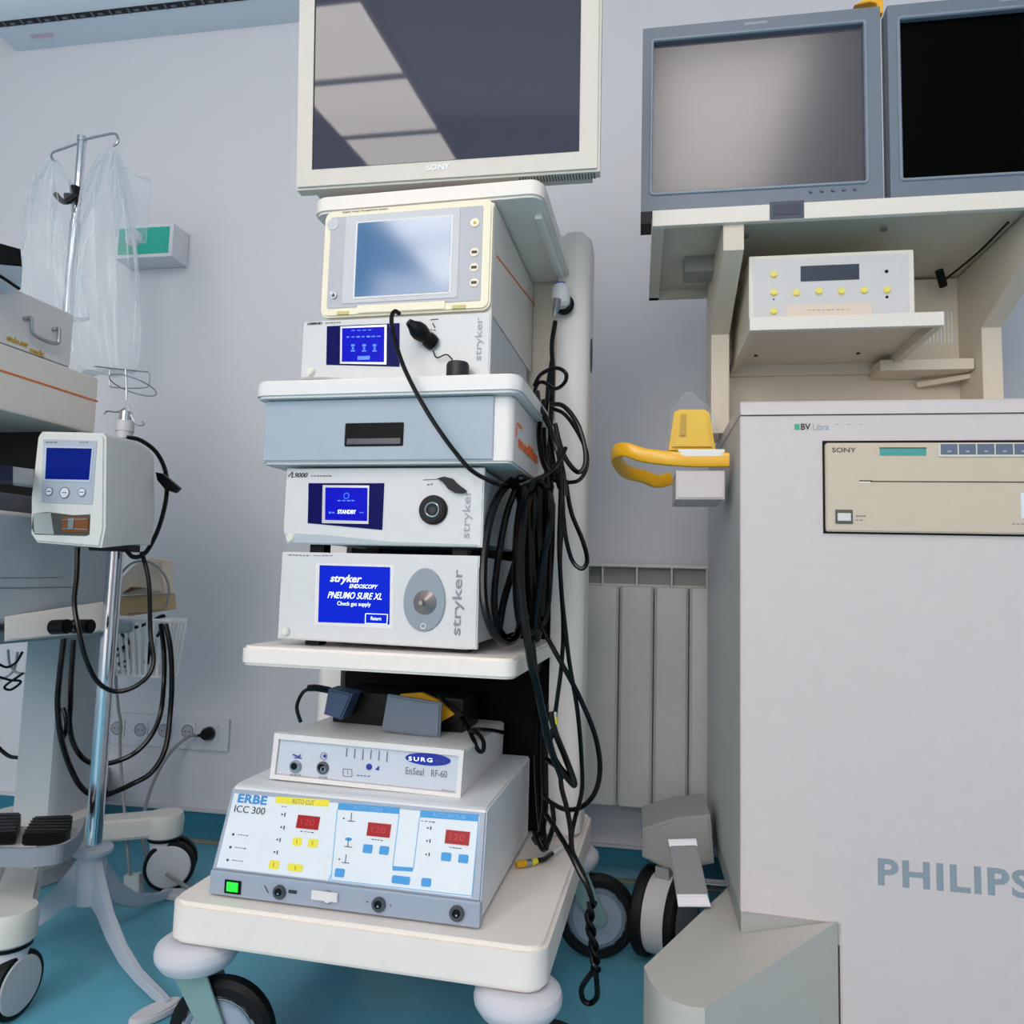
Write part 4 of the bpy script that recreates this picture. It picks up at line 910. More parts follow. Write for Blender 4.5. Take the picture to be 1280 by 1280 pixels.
bm = B(); box(bm, U0,U1,1.339,1.69,1.418,1.4305); rack.part('top_shelf', bm, CABB)
bm = B(); box(bm, U0,U1,1.326,1.338,1.400,1.4305,.0015); fr_ = rack.part('front_board', bm, mat('board_white',(228,221,212),.45))
bm = B(); box(bm, U0,U0+.022,1.338,1.69,1.400,1.418); box(bm, U0,U1,1.675,1.69,1.400,1.418); box(bm, U0+.13,U0+.140,1.338,1.675,1.398,1.418); rack.part('shelf_flange', bm, CABB)
pb_ = Panel(WF, (0,1.326,0)); bm = B(); pb_.rect(bm, 962,253,1005,272.5,-.0005,.0015,.001); hr = rack.part('handle_recess', bm, mat('recess_slate',(58,66,86),.4))
bm = B(); pb_.rect(bm, 966,257,1001,268,.001,.0022,0,.0003); rack.part('recess_inset', bm, mat('recess_dark',(44,50,70),.4), hr)
qs = Panel(WF, (0,0,1.3995), (1,0,0), (0,1,0))
bm = B()
for x,y in ((936,283),(1114,273)):
    a = Vector(WF.at(x,y,1.36)); cyl(bm, (a.x,1.40,1.41),(a.x,1.40,1.418-.012),.006)
rack.part('bolt', bm, STEEL)
bm = B(); box(bm, .09,.15,1.50,1.56,1.385,1.418,.002); rack.part('shelf_clip', bm, mat('clip_grey',(150,148,142),.5))
bm = B(); cyl(bm, (.60,1.58,1.40),(.615,1.60,1.375),.008); tube(bm, [(.615,1.6,1.385),(.64,1.50,1.40),(.648,1.40,1.41)], .0022); rack.part('cable_clip', bm, BLACK)
# small shelf
S0,S1 = .1975,.523
bm = B(); box(bm, S0,S1,1.3725,1.655,1.229,1.2355); sh = rack.part('device_shelf', bm, CABB)
bm = B(); box(bm, S0,S1,1.36,1.372,1.211,1.2357,.0012); rack.part('shelf_front', bm, mat('board_white',(228,221,212),.45), sh)
bm = B()
for x in (S0,S1-.014): prism(bm, [(x,1.372,1.230),(x,1.372,1.211),(x,1.655,1.211),(x,1.655,1.230)], (.014,0,0))
box(bm, S0,S1,1.645,1.655,1.206,1.229); rack.part('shelf_side', bm, CABB, sh)
bm = B()
for x,y in ((.24,1.41),(.47,1.41),(.24,1.57),(.44,1.57)): rack.part('screw', cyl(B(), (x,y,1.2265),(x,y,1.2295),.004,n=12), DARK, sh)
bm = B(); _l=WF.at(1100,449,1.58); _r=WF.at(1226,447,1.58); _z=WF.at(1226,461,1.58)[2]; box(bm, _l[0],min(_r[0],.661),1.58,1.655,_z,_r[2],.002); rack.part('lower_bracket', bm, CABB); bm = B(); prism(bm, [WF.at(*q_) for q_ in ((1145,478,1.64),(1218,466,1.60),(1222,471,1.60),(1148,484,1.64))], (0,.012,0)); rack.part('lower_bracket', bm, CABB)

# unit with yellow buttons
UV = 1.38
t = Thing('control_unit', 'beige control unit with small yellow buttons on the little rack shelf', 'control unit', WF, (.34,1.50,1.236))
up = Panel(WF, (0,UV,0)); X0,X1 = .1998,.482; Z0,Z1 = 1.2362,1.358
bm = B(); box(bm, X0,X1,UV+.006,1.62,Z0,Z1,.002); t.part('case', bm, mat('unit_beige',(206,198,180),.45))
bm = B(); box(bm, X0-.001,X1+.001,UV,UV+.008,Z0,Z1+.001,.0018); t.part('front_rim', bm, mat('unit_rim',(222,217,206),.45))
bm = B(); up.rab(bm, X0+.007,X1-.008,Z0+.002,Z1-.006,-.001,.0006); t.part('front_face', bm, mat('unit_face',(206,204,206),.4))
bm = B(); up.rect(bm, 1000.5,333,1074,349.5,-.0003,.0012,.001); t.part('display', bm, mat('display_slate',(52,62,78),.25))
for x,y in ((967,343.5),(967,366),(967,389.5),(995,366.5),(1023.5,364.5),(1051.5,364.5),(1080,363.5),(1108.5,363)):
    bm = B(); up.disc(bm, x,y,5.2,0,.0012); bc = t.part('button_collar', bm, mat('collar_beige',(214,206,180),.4))
    bm = B(); up.disc(bm, x,y,3.8,.001,.0045,bev=.001); t.part('button', bm, BAGY, bc)
bm = B()
for x,y,r in ((1108,339.5,2.2),(1108.5,371.5,1.8),(967,374.5,1)): up.disc(bm, x,y,r,0,.0012,n=12)
t.part('indicator', bm, BLACK)
bm = B(); up.rect(bm, 984,381.5,1090,392.5,-.0003,.0009); t.part('label_strip', bm, mat('label_peach',(222,206,192),.5))
bm = B(); scribble(up,bm,1009,388,1063,387,9,h=1,d=.0012); t.part('lettering', bm, mat('ink_brown',(176,150,134),.6))

# two grey monitors
def greymon(x0, x1, label, scr, nm):
    MV = 1.335; zb_, zt_ = 1.4335, 1.795
    t = Thing('monitor', label, 'monitor', WF, ((x0+x1)/2,1.38,1.431), 'grey monitors on the rack'); t.o.pop('group') if False else None
    mp_ = Panel(WF, (0,MV,0)); w = x1-x0
    m0,m1,m2,m3 = x0+.021, x1-.029, 1.469, 1.7655
    bm = B()
    # frame of four bars with bevels
    for (a,b,c,d) in ((x0,m0,zb_,zt_),(m1,x1,zb_,zt_),(m0,m1,zb_,m2),(m0,m1,m3,zt_)): mp_.rab(bm,a,b,c,d,-.02,0)
    t.part('bezel', bm, MONG)
    bm = B(); box(bm, x0+.0,x1-.0,MV+.019,MV+.035,zb_,zt_,.002); box(bm, x0+.06,x1-.06,MV+.034,MV+.085,zb_+.03,zt_-.05,.01); cs = t.part('rear_case', bm, mat('monitor_rear',(84,92,104),.5))
    bm = B(); g = .0035
    loop = [mp_.P(a,b,.0005) for a,b in rrect(m0-g,m1+g,m2-g,m3+g,.006,4)]; tube(bm, loop+[loop[0]], .0028, sm=0); t.part('bezel_rim', bm, mat('rim_blue_grey',(134,146,160),.35))
    bm = B(); mp_.rab(bm, m0,m1,m2,m3,-.015,-.009); t.part('screen', bm, scr)
    bm = B()
    for i in range(5): cyl(bm, mp_.P(m1-.092+i*.0185,(zb_+m2)/2+.003,-.001), mp_.P(m1-.092+i*.0185,(zb_+m2)/2+.003,.003), .0036,.003,n=16)
    t.part('button', bm, mat('button_grey',(96,106,120),.4))
    bm = B(); mp_.rab(bm, x0+.185,x0+.225,zt_-.013,zt_-.007,-.0003,.0006); scribble(mp_,bm,0,0,0,0,0); t.part('name_plate', bm, mat('plate_grey',(142,150,162),.45))
    bm = B(); box(bm, (x0+x1)/2-.09,(x0+x1)/2+.09,MV+.03,MV+.17,1.4312,1.440,.002); box(bm, (x0+x1)/2-.03,(x0+x1)/2+.03,MV+.08,MV+.11,1.438,1.60); t.part('stand', bm, BLACK)
greymon(0.0, .420, 'grey-framed monitor with a pale reflecting screen, left one on the rack', SCREEN2, 'l')
greymon(.432, .855, 'grey-framed monitor with a black screen, right one cut by the picture edge', SCREEN3, 'r')
bm = B(); box(bm, -.0,.02,1.335,1.38,1.4095,1.4335,.001)
single('monitor_wedge', bm, BLACK, 'small black block under the lower left corner of the grey monitor', 'block', WF, (.01,1.35,1.41))
bm = B(); a = [WF.at(*q_,1.40) for q_ in ((1066,8),(1092,2),(1104,6),(1102,14),(1096,10),(1088,6),(1070,12))]
a = [WF.at(*q_,1.37) for q_ in ((1068,6),(1090,-6),(1104,-4),(1104,16),(1099,16),(1096,4),(1088,2))]
prism(bm, a, (0,.02,0), .001); single('yellow_tag', bm, YEL, 'small yellow tag on top of the gap between the grey monitors', 'tag', WF, a[0])
# ================================================================== LEFT SIDE
SU = -1.20
sp = Panel(CF, (SU,0,0), (0,1,0), (0,0,1))      # right-hand side plane of the left tower
def side_box(T, name, m, zlo, zhi, vb, r=.006, x0=-1.62, vfront=.96, u=SU):
    bm = B(); box(bm, x0,u,vfront,vb,zlo,zhi,r); return T.part(name, bm, m)
lt = Thing('second_equipment_tower', 'grey-white wheeled equipment tower cut by the left picture edge', 'equipment cart', CF, (-1.4,1.3,0))
# lower drawer cabinet
zb1 = sp.px(60,772)[1]; zt1 = sp.px(20,643)[1]; vb1 = sp.px(135,700)[0]
DB = mat('cabinet_blue_grey',(176,186,194),.45)
cb = side_box(lt,'cabinet', DB, zb1, zt1, vb1)
bm = B(); sp.line(bm, -5,735,90,734,1.2,0,.0012); sp.line(bm, -5,722,75,722,.8,0,.0012); lt.part('side_groove', bm, mat('groove_grey',(112,124,134),.5), cb)
bm = B(); box(bm, -1.60,-1.215,1.0,1.42,zt1-.002,zt1+.006,.001); lt.part('cabinet_top', bm, CARTW, cb)
# black rear frame seen in the gap above
zt2 = sp.px(60,527)[1]
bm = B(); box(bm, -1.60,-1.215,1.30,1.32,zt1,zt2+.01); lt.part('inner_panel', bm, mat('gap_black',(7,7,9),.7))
bm = B(); box(bm, -1.60,-1.56,1.0,1.32,zt1,zt2+.01); lt.part('upright', bm, MASTW)
# support beam and column
zb_ = .615; zt_ = .655
bm = B(); a = Panel(CF,(0,0,.655),(1,0,0),(0,1,0)); p0 = CF.at(5,771,1.13); p1 = CF.at(131,752,1.33); q0 = CF.at(5,802,1.13); q1 = CF.at(131,789,1.33)
prism(bm, [p0,p1,q1,q0], (-.03,.05,0), .003); bmx = lt.part('cross_beam', bm, CARTW)
bm = B()
for (xa,ya,xb,yb,v) in ((66,784,86,783,1.2),(92,783,115,783,1.24)):
    cyl(bm, CF.at(xa,ya,v-.012), CF.at(xb,yb,v-.012), .0135,bev=.003)
kb = lt.part('clamp_knob', bm, BLACK); bm = B(); cyl(bm, CF.at(84,783,1.205), CF.at(94,783,1.21), .008); lt.part('clamp_pin', bm, STEEL, kb)
c0 = CF.at(32,814,1.45); 
bm = B(); prism(bm, [(-1.435,1.45,.18),(-1.345,1.45,.18),(-1.335,1.47,.18),(-1.335,1.56,.18),(-1.435,1.56,.18)], (0,0,.45), .004); lt.part('column', bm, COLW)
bm = B(); prism(bm, [(-1.60,1.10,.60),(-1.25,1.10,.60),(-1.25,1.56,.60),(-1.60,1.56,.60)], (0,0,.025), .003); lt.part('support_plate', bm, mat('plate_teal_grey',(150,170,176),.5))
# base legs
LEGM = mat('leg_white',(216,213,208),.42)
def leg(P_, w=.028, z0=.125, z1=.172):
    a,b = Vector(P_[0]), Vector(P_[1]); d = (b-a).normalized(); n = Vector((-d.y,d.x,0))*w
    bm = B(); prism(bm, [Vector((*(a+n)[:2],z0)),Vector((*(a-n)[:2],z0)),Vector((*(b-n*1.2)[:2],z0)),Vector((*(b+n*1.2)[:2],z0))], (0,0,z1-z0), .006)
    return bm
hub = (-1.40,1.48,0); f1 = (-1.085,1.11,0); f2 = (-1.045,1.475,0)
lt.part('base_leg', leg((hub,f1)), LEGM); lt.part('base_leg', leg((hub,(-1.185,1.62,0))), LEGM)
lt.part('base_leg', leg((hub,(-1.75,1.05,0))), LEGM); lt.part('base_leg', leg((hub,(-1.62,1.90,0))), LEGM)
bm = B(); cyl(bm, (-1.40,1.48,.12),(-1.40,1.48,.19),.11,bev=.01,n=40); lt.part('base_hub', bm, LEGM)
def endcaster(x,y,ang,R=.055):
    bm = B(); lathe(bm, (x,y,.121), (0,0,1), [(.036,0),(.040,.004),(.042,.04),(.038,.054),(0,.056)],32); c_ = lt.part('caster', bm, LEGM)
    bm = B(); cyl(bm, (x,y,.114),(x,y,.122),.036); lt.part('swivel_ring', bm, BLACK, c_)
    bm = B(); cyl(bm, (x,y,.09),(x,y,.115),.030,.032); lt.part('caster_hood', bm, PALEWH, c_)
    a = math.radians(ang); n = Vector((math.cos(a),math.sin(a),0)); off = Vector((-n.y,n.x,0))*(.0 if x>-1.1 else .018); c = Vector((x,y,R+.001))+off
    for s in (-1,1):
        o = c+n*s*.010
        bm = B(); lathe(bm, o, n*s, [(R*.8,0),(R*.97,0),(R,.004),(R,.014),(R*.96,.018),(R*.86,.019)],40); lt.part('tyre', bm, RUB, c_)
        bm = B(); lathe(bm, o, n*s, [(0,0),(R*.84,0),(R*.86,.018),(R*.80,.021),(R*.3,.022),(0,.022)],40); lt.part('wheel_cover', bm, mat('cover_grey',(196,198,204),.4), c_)
endcaster(-1.085,1.11,3,.053)
endcaster(-1.172,1.62,-62,.057)
endcaster(-1.75,1.05,0); endcaster(-1.62,1.90,0)
# housing with the orange stripe
zA = sp.px(20,432)[1]; 
bm = B(); v1 = sp.px(124,500)[0]
a = [sp.px(*q_) for q_ in ((-60,405),(0,427),(60,449),(120,471),(125,478),(122,542),(103,537),(-60,500))]
zl = a[7][1]
rec2 = Thing('striped_recorder', 'beige recorder housing with an orange stripe, middle of the left tower stack', 'recorder', CF, (-1.4,1.2,zl))
vb2 = sp.px(124,480)[0]; ztop = sp.px(60,449)[1]; zbot = sp.px(60,528)[1]
bm = B(); box(bm, -1.56,SU,.95,vb2,zbot,ztop,.007); rec2.part('case', bm, mat('recorder_beige',(234,226,218),.45))
bm = B(); sp.line(bm, -8,460.3,122,502,2.6,0,.0010); rec2.part('orange_stripe', bm, ORG)
# box with handle on top
vb3 = sp.px(95,393)[0]; z3t = sp.px(60,378)[1]; z3b = ztop+.001
bx = Thing('handled_case', 'light grey metal case with a wire handle, topmost big box of the left tower', 'case', CF, (-1.4,1.12,z3b))
bm = B(); box(bm, -1.56,SU-.004,.95,vb3,z3b,z3t,.003); bx.part('case', bm, mat('case_grey',(228,223,223),.45))
sp2 = Panel(CF, (SU-.004,0,0), (0,1,0), (0,0,1))
bm = B(); h = [(33,399),(33,413),(38,420),(52,427),(64,430),(67,426),(68,412)]
tube(bm, [sp2.P(*sp2.px(33,398),.0), sp2.P(*sp2.px(33,400),.010)]+[sp2.P(*sp2.px(*q_),.012) for q_ in h]+[sp2.P(*sp2.px(68,412),.010),sp2.P(*sp2.px(68,411),.0)], .0035); hh = bx.part('handle', bm, STEEL)
bm = B()
for x,y in ((30,398),(35,397),(66,412),(70,411)): a,b = sp2.px(x,y); lathe(bm, sp2.P(a,b,0), sp2.N, [(.0035,0),(.0035,.006),(.002,.008),(0,.008)],14)
bx.part('screw', bm, STEEL)
bm = B(); sp2.text(bm, 'Suction', 8,422,33,419,.001,bold=.03); 
bm.free(); bm = B(); a0,b0 = sp2.px(8,423); a1,b1 = sp2.px(56,433)
b0 = sp2.px(30,431)[1]; sp2.tab(bm, 'endo.ser', a0,a0+(a1-a0)*.55,b0-.004,b0+.008,.001,bold=.03); sp2.tab(bm, 'medic', a0+(a1-a0)*.6,a1,b0-.010,b0+.001,.001,bold=.03); bx.part('lettering', bm, GOLD)
# black thing on top of the case
ct = Thing('black_viewer', 'black device with a white end lying on the case at the left edge', 'device', CF, CF.at(10,345,1.06))
bm = B(); prism(bm, [CF.at(*q_) for q_ in ((-30,295,1.0),(27,311,1.07),(29,334,1.07),(-30,328,1.0))], (-.08,.02,0), .003); ct.part('body', bm, BLACK)
bm = B(); prism(bm, [CF.at(*q_) for q_ in ((-30,327,1.0),(29,333,1.07),(27,361,1.08),(-30,332,1.02))], (-.06,.02,0), .002); ct.part('white_end', bm, mat('viewer_white',(208,210,220),.3))
bm = B(); tube(bm, [CF.at(-20,335,1.0),CF.at(0,345,1.03),CF.at(24,361,1.07)], .003); ct.part('black_edge', bm, BLACK)
# things in the gap
zg = zt1+.006
g = Thing('white_cassette', 'small white and navy box in the dark gap of the left tower', 'box', CF, (-1.3,1.1,zg+.03))
bm = B(); a = CF.at(18,584,1.12); b = CF.at(45,605,1.17); prism(bm, [CF.at(*q_,1.10) for q_ in ((16,583),(30,584),(30,605),(16,603))], (-.03,.10,0)) if False else prism(bm, [CF.at(16,583,1.06),CF.at(46,587,1.16),CF.at(46,607,1.16),CF.at(16,603,1.06)], (-.04,.04,0), .001); g.part('white_end', bm, mat('cassette_white',(196,194,192),.5))
bm = B(); prism(bm, [CF.at(-20,579,.98),CF.at(16,583,1.055),CF.at(16,602,1.055),CF.at(-20,600,.98)], (-.04,.04,0), .001); g.part('navy_side', bm, mat('cassette_navy',(20,24,52),.5))
bm = B(); a = CF.at(36,618,1.16); box(bm, -1.50,-1.225,1.0,1.27,zg,zg+.035,.006); single('grey_pad', bm, mat('pad_marble_grey',(92,94,104),.6,noise=.35), 'mottled grey pad lying on the cabinet top in the gap of the left tower', 'pad', CF, (-1.3,1.1,zg))
# footswitch tray
z_t = .275; tz = Panel(CF, (0,0,z_t), (1,0,0), (0,1,0)); P_ = lambda x,y,d=0: tz.P(*tz.px(x,y),d)
tr = Thing('pedal_tray', 'grey tray with an upturned right end holding black foot pedals, at the lower left', 'tray', CF, tuple(P_(20,1050)))
pts = [(-60,1060),(0,1061),(40,1061),(70,1058),(86,1052),(96,1044),(103,1034),(106,1026)]
front = [P_(*q_) for q_ in pts]
rear = [P_(92,1022),P_(60,1021),P_(0,1020),P_(-60,1020)]
bm = B(); prism(bm, [v-Vector((0,0,.024)) for v in front+rear], (0,0,.006)); tr.part('tray_floor', bm, mat('tray_floor_grey',(196,198,200),.5))
bm = B(); S = smooth(front,4)
for a,b in zip(S,S[1:]):
    prism(bm, [a,b,b-Vector((0,0,.030)),a-Vector((0,0,.030))], (-.006,.008,0))
tr.part('tray_lip', bm, TRAYG)
bm = B(); box(bm, front[1].x-.05,front[1].x-.01,front[3].y+.05,front[3].y+.09,.21,.25); tr.part('tray_support', bm, mat('tray_floor_grey',(196,198,200),.5))
for k_,(lab,pl_) in enumerate((('black foot pedal at the picture edge in the grey tray',((-30,1020),(26,1019),(26,1030),(20,1044),(-30,1046))),('black ribbed foot pedal at the right end of the grey tray',((42,1024),(91,1022),(88,1040),(82,1046),(28,1046))))):
    bm = B(); prism(bm, [P_(*q_,-.016) for q_ in pl_], (0,0,.022), .003)
    pd_ = Thing('foot_pedal', lab, 'foot pedal', CF, tuple(P_(*pl_[1],-.016))); pd_.part('pedal_body', bm, BLACK)
    bm = B()
    for j in range(5):
        f = (j+1)/6; a = P_(*pl_[0],.0065).lerp(P_(*pl_[-1],.0065),f); b = P_(*pl_[1],.0065).lerp(P_(*pl_[-2],.0065),f); tube(bm,[a,b],.0012,m=6,sm=0)
    pd_.part('grip_rib', bm, DARK)
bm = B(); prism(bm, [P_(*q_,-.0175) for q_ in ((30,1041),(50,1040),(46,1047),(25,1047))], (0,0,.001)); tr.part('white_label', bm, PANW)

# ---- pump stand
PU, PVv = -1.108, 1.315
st = Thing('pump_stand', 'chrome pole stand with a pale curved-leg base carrying the white pump', 'stand', CF, (PU,PVv,0))
ztp = 1.075
bm = B(); cyl(bm, (PU,PVv,.20),(PU,PVv,.80),.0155,n=28); cyl(bm, (PU,PVv,.795),(PU,PVv,ztp),.0125,n=28); st.part('pole', bm, CHROME)
STB = mat('stand_blue_grey',(182,190,204),.38)
bm = B(); lathe(bm, (PU,PVv,.197), (0,0,1), [(.026,-.006),(.036,-.004),(.037,0),(.037,.004),(.033,.008),(.018,.010)]); st.part('base_collar', bm, STB)
bm = B(); cyl(bm, (PU,PVv,.10),(PU,PVv,.197),.026); st.part('base_hub', bm, STB)
def curved_leg(ang, L, name='stand_leg'):
    a = math.radians(ang); d = Vector((math.cos(a),math.sin(a),0)); n = Vector((-d.y,d.x,0)); c = Vector((PU,PVv,0)); bm = B()
    up_ = [(0,.195),(.020,.19),(.045,.155),(.085,.105),(.14,.062),(.20,.036),(L-.03,.024),(L,.018)]
    lo_ = [(L,.006),(L-.04,.008),(.20,.016),(.14,.030),(.085,.058),(.045,.088),(.0,.105)]
    prism(bm, [c+d*x+Vector((0,0,z))-n*.007 for x,z in up_+lo_], n*.014, .002)
    lg = st.part(name, bm, STB)
    e_ = c+d*L; bm = B(); pts = [e_+d*(.020*math.cos(t_))+n*(-.022+.045*math.sin(t_)) for t_ in [2*PI*i/20 for i in range(20)]]
    prism(bm, [Vector((v.x,v.y,.001)) for v in pts], (0,0,.014), .003); st.part('foot_pad', bm, mat('foot_pad_white',(208,206,214),.4), lg)
curved_leg(-24, .30); curved_leg(93, .27); curved_leg(196, .29)
bm = B()
for zc,r1 in ((1.045,.020),(1.03,.018)): cyl(bm, (PU,PVv,zc-.012),(PU,PVv,zc+.010),r1*.9)
cl = st.part('pole_collar', bm, LGREY)
# wire rings and hooks on the pole top
def wz(x,y,v=PVv): return Vector(CF.at(x,y,v))
bm = B(); tube(bm, [wz(118,458),wz(145,461),wz(185,465)], .0016); tube(bm, [wz(157,461),wz(158,480),wz(158,500)], .0018)
tube(bm, [wz(137,463),wz(137,478),wz(141,484),wz(178,485),wz(186,480),wz(187,466)], .0013)
c_ = wz(160,482); torus(bm, c_+Vector((.012,0,0)), (0.12,.25,1), .046,.0014,36,6)
tube(bm, [wz(157,510),wz(146,515),wz(134,514),wz(130,518)], .0016); tube(bm, [wz(160,510),wz(170,530),wz(180,531),wz(178,527)], .0016); st.part('wire_hook', bm, STEEL)

# ---- pump
pmF = Panel(CF, (0,1.145,0))
pum = Thing('irrigation_pump', 'white irrigation pump with a dark blue screen and three round buttons, clamped on the pole', 'pump', CF, (-1.06,1.22,.80))
f = [pmF.P(*pmF.px(*q_),0) for q_ in ((50,539.5),(127,541),(131,546),(130,660),(125,685),(44,678),(37,668),(40,620),(46,546))]
bk = [Vector(CF.at(x,y,v)) for x,y,v in ((125,545,1.27),(186,562,1.29),(192,570,1.30),(193,650,1.31),(188,681,1.30),(120,682,1.27),(110,668,1.26),(112,620,1.26),(118,552,1.26))]
bm = B(); va = [bm.verts.new(v) for v in f]; vm = [bm.verts.new(v.lerp(w_, .6)+Vector((.012,0,.004))) for v,w_ in zip(f,bk)]; vb = [bm.verts.new(v) for v in bk]
n=len(va); 
for A_,B_ in ((va,vm),(vm,vb)):
    for i in range(n): bm.faces.new((A_[i],A_[(i+1)%n],B_[(i+1)%n],B_[i]))
fa = bm.faces.new(va); bm.faces.new(vb[::-1]); bmesh.ops.bevel(bm, geom=list(fa.edges), offset=.004, segments=3, affect='EDGES')
pum.part('housing', bm, mat('pump_white',(216,217,214),.38))
bm = B(); pmF.quad(bm, [(54.5,549),(122,551),(116,631),(52,628)],-.001,.0012,.0006); cf = pum.part('control_face', bm, mat('control_face_grey',(176,184,198),.4))
bm = B(); pmF.quad(bm, [(56,557),(118,559),(114,603.5),(54,601.5)],.0005,.0024,.0004); sf = pum.part('screen_frame', bm, mat('frame_silver',(190,200,216),.3))
bm = B(); pmF.quad(bm, [(60,560),(116,561),(112.5,600),(58,599)],.002,.0032); pum.part('screen', bm, SCRB2, sf)
bm = B(); scribble(pmF,bm,58,553,74,553,3,h=1.4,d=.0018); scribble(pmF,bm,100,553,112,553,3,h=1.4,d=.0018); pum.part('lettering', bm, INK, cf)
for x,y,r in ((62.5,614.5,5),(82,616,6.6),(103.5,615.5,5)):
    bm = B(); pmF.disc(bm, x,y,r,.001,.0028); b_ = pum.part('button', bm, mat('pump_button',(226,230,238),.4), cf)
    bm = B(); pmF.ring(bm, x,y,r,.55,.0026); pmF.line(bm, x-2.6,y,x+2.6,y,1.2,.002,.0034); pum.part('button_ring', bm, INK, b_)
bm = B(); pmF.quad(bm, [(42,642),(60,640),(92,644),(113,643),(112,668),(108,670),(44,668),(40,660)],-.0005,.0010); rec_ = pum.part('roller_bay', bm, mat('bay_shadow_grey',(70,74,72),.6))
bm = B(); pmF.quad(bm, [(42,642),(64,641),(68,668),(44,667)],.0008,.0014); pum.part('bay_slope', bm, mat('bay_slope_grey',(162,172,172),.5), rec_)
bm = B(); pmF.rect(bm, 80,646,111,666,.001,.003,0,.0006); pum.part('roller', bm, BROWND, rec_)
bm = B(); pmF.rect(bm, 88,648,94,662,.003,.005); pmF.line(bm, 80,650,111,649,1.2,.003,.0045); pmF.line(bm, 80,661,111,662,1.2,.003,.0045); pum.part('roller_pin', bm, STEEL, rec_)
bm = B(); box(bm, PU-.03,PU+.03,1.275,1.35,.785,.80,.002); pum.part('pole_clamp', bm, DARK)
# strap piece and cables at the pump
bm = B(); prism(bm, [CF.at(*q_,1.33) for q_ in ((194,590),(203,592),(224,610),(218,616),(206,612),(196,600))], (0,.01,0), .001); single('clamp_lever', bm, BLACK, 'black clamp lever sticking out right behind the pump', 'lever', CF, CF.at(205,600,1.33))
G2 = 'black cables around the pump stand'
def lc(label, pts, r=.0046, m=CABLE, **k): return cable(label, pts, r, m, group=G2, **k)
lc('black cable arching over the right side of the pump and down behind it', [(158,547,1.30),(175,550,1.32),(195,565,1.34),(207,590,1.35),(208,620,1.35),(200,655,1.34),(188,682,1.33),(178,694,1.32),(166,696,1.31),(158,688,1.30)], .0046)
lc('black cable looping under the pump in front of the chrome pole', [(97,684,1.19),(96,720,1.19),(93,755,1.19),(99,790,1.19),(108,825,1.2),(122,852,1.22),(142,864,1.24),(165,860,1.26),(185,845,1.28),(192,825,1.29),(188,790,1.3),(187,740,1.3),(184,715,1.3),(177,690,1.3)], .0044)
lc('black cable making the widest loop, bottoming left of the pole', [(80,796,1.40),(75,840,1.40),(72,880,1.41),(76,920,1.42),(86,955,1.44),(100,982,1.46),(116,994,1.48),(135,993,1.5),(165,980,1.54),(190,965,1.56),(207,935,1.58),(213,890,1.6),(215,850,1.6),(213,810,1.6),(207,780,1.6)], .0060)
lc('black cable of the inner loop behind the chrome pole', [(92,800,1.45),(89,848,1.45),(88,880,1.45),(87,905,1.46),(92,930,1.47),(104,948,1.48),(120,955,1.5),(145,952,1.52),(170,940,1.55),(190,918,1.57),(201,890,1.58),(205,850,1.6),(205,815,1.6),(201,780,1.61)], .0056)
lc('short black cable lying against the tower column', [(79,885,1.42),(83,900,1.42),(82,915,1.43),(78,925,1.44)], .0045)
lc('thin grey cable hanging down to the small white socket', [(143,800,1.62),(145,850,1.62),(148,885,1.62),(151,905,1.62),(150,930,1.62),(152,970,1.61),(157,1030,1.6),(161,1080,1.58),(163,1094,1.58)], .0034, GCABLE)
lc('thin grey cable arching over the wire basket', [(150,718,1.66),(165,704,1.66),(185,702,1.66),(203,715,1.66),(211,735,1.66),(208,758,1.66)], .0030, GCABLE)
lc('black cable curving at the left picture edge beside the column', [(-6,930,1.5),(4,940,1.5),(14,946,1.5),(26,947,1.5)], .0045)
t = Thing('floor_socket', 'small white socket block hanging on a thin grey cable above the floor', 'socket', CF, CF.at(163,1105,1.58))
bm = B(); prism(bm, [CF.at(*q_,1.58) for q_ in ((154,1095),(173,1093),(173,1120),(154,1120))], (0,.02,0), .002); sb_ = t.part('block', bm, mat('block_white',(214,216,218),.4))
bm = B(); cyl(bm, CF.at(164,1114,1.582), CF.at(164,1114,1.578), .006); t.part('socket_ring', bm, LGREY, sb_)
# loose wires at the far left
for i,(lab,pts) in enumerate((('thin black wire tangled under the left tower plate',[(-5,828,1.3),(8,834,1.3),(20,828,1.3),(28,815,1.3)]),('thin black wire crossing low under the left tower plate',[(-5,845,1.3),(12,850,1.3),(26,852,1.3),(14,862,1.3),(6,858,1.3),(28,842,1.3)]),('thin grey wire under the left tower plate',[(-5,850,1.32),(8,846,1.32),(18,836,1.32),(22,815,1.32)]),('thin grey-white wire beside the tower column',[(10,812,1.31),(12,830,1.31),(20,840,1.31),(30,842,1.31)]))):
    cable(lab, pts, .0026, (CABLE if i<2 else mat('grey_wire',(176,178,184),.5)), name='wire', group='tangled wires under the left tower', cat='wire')

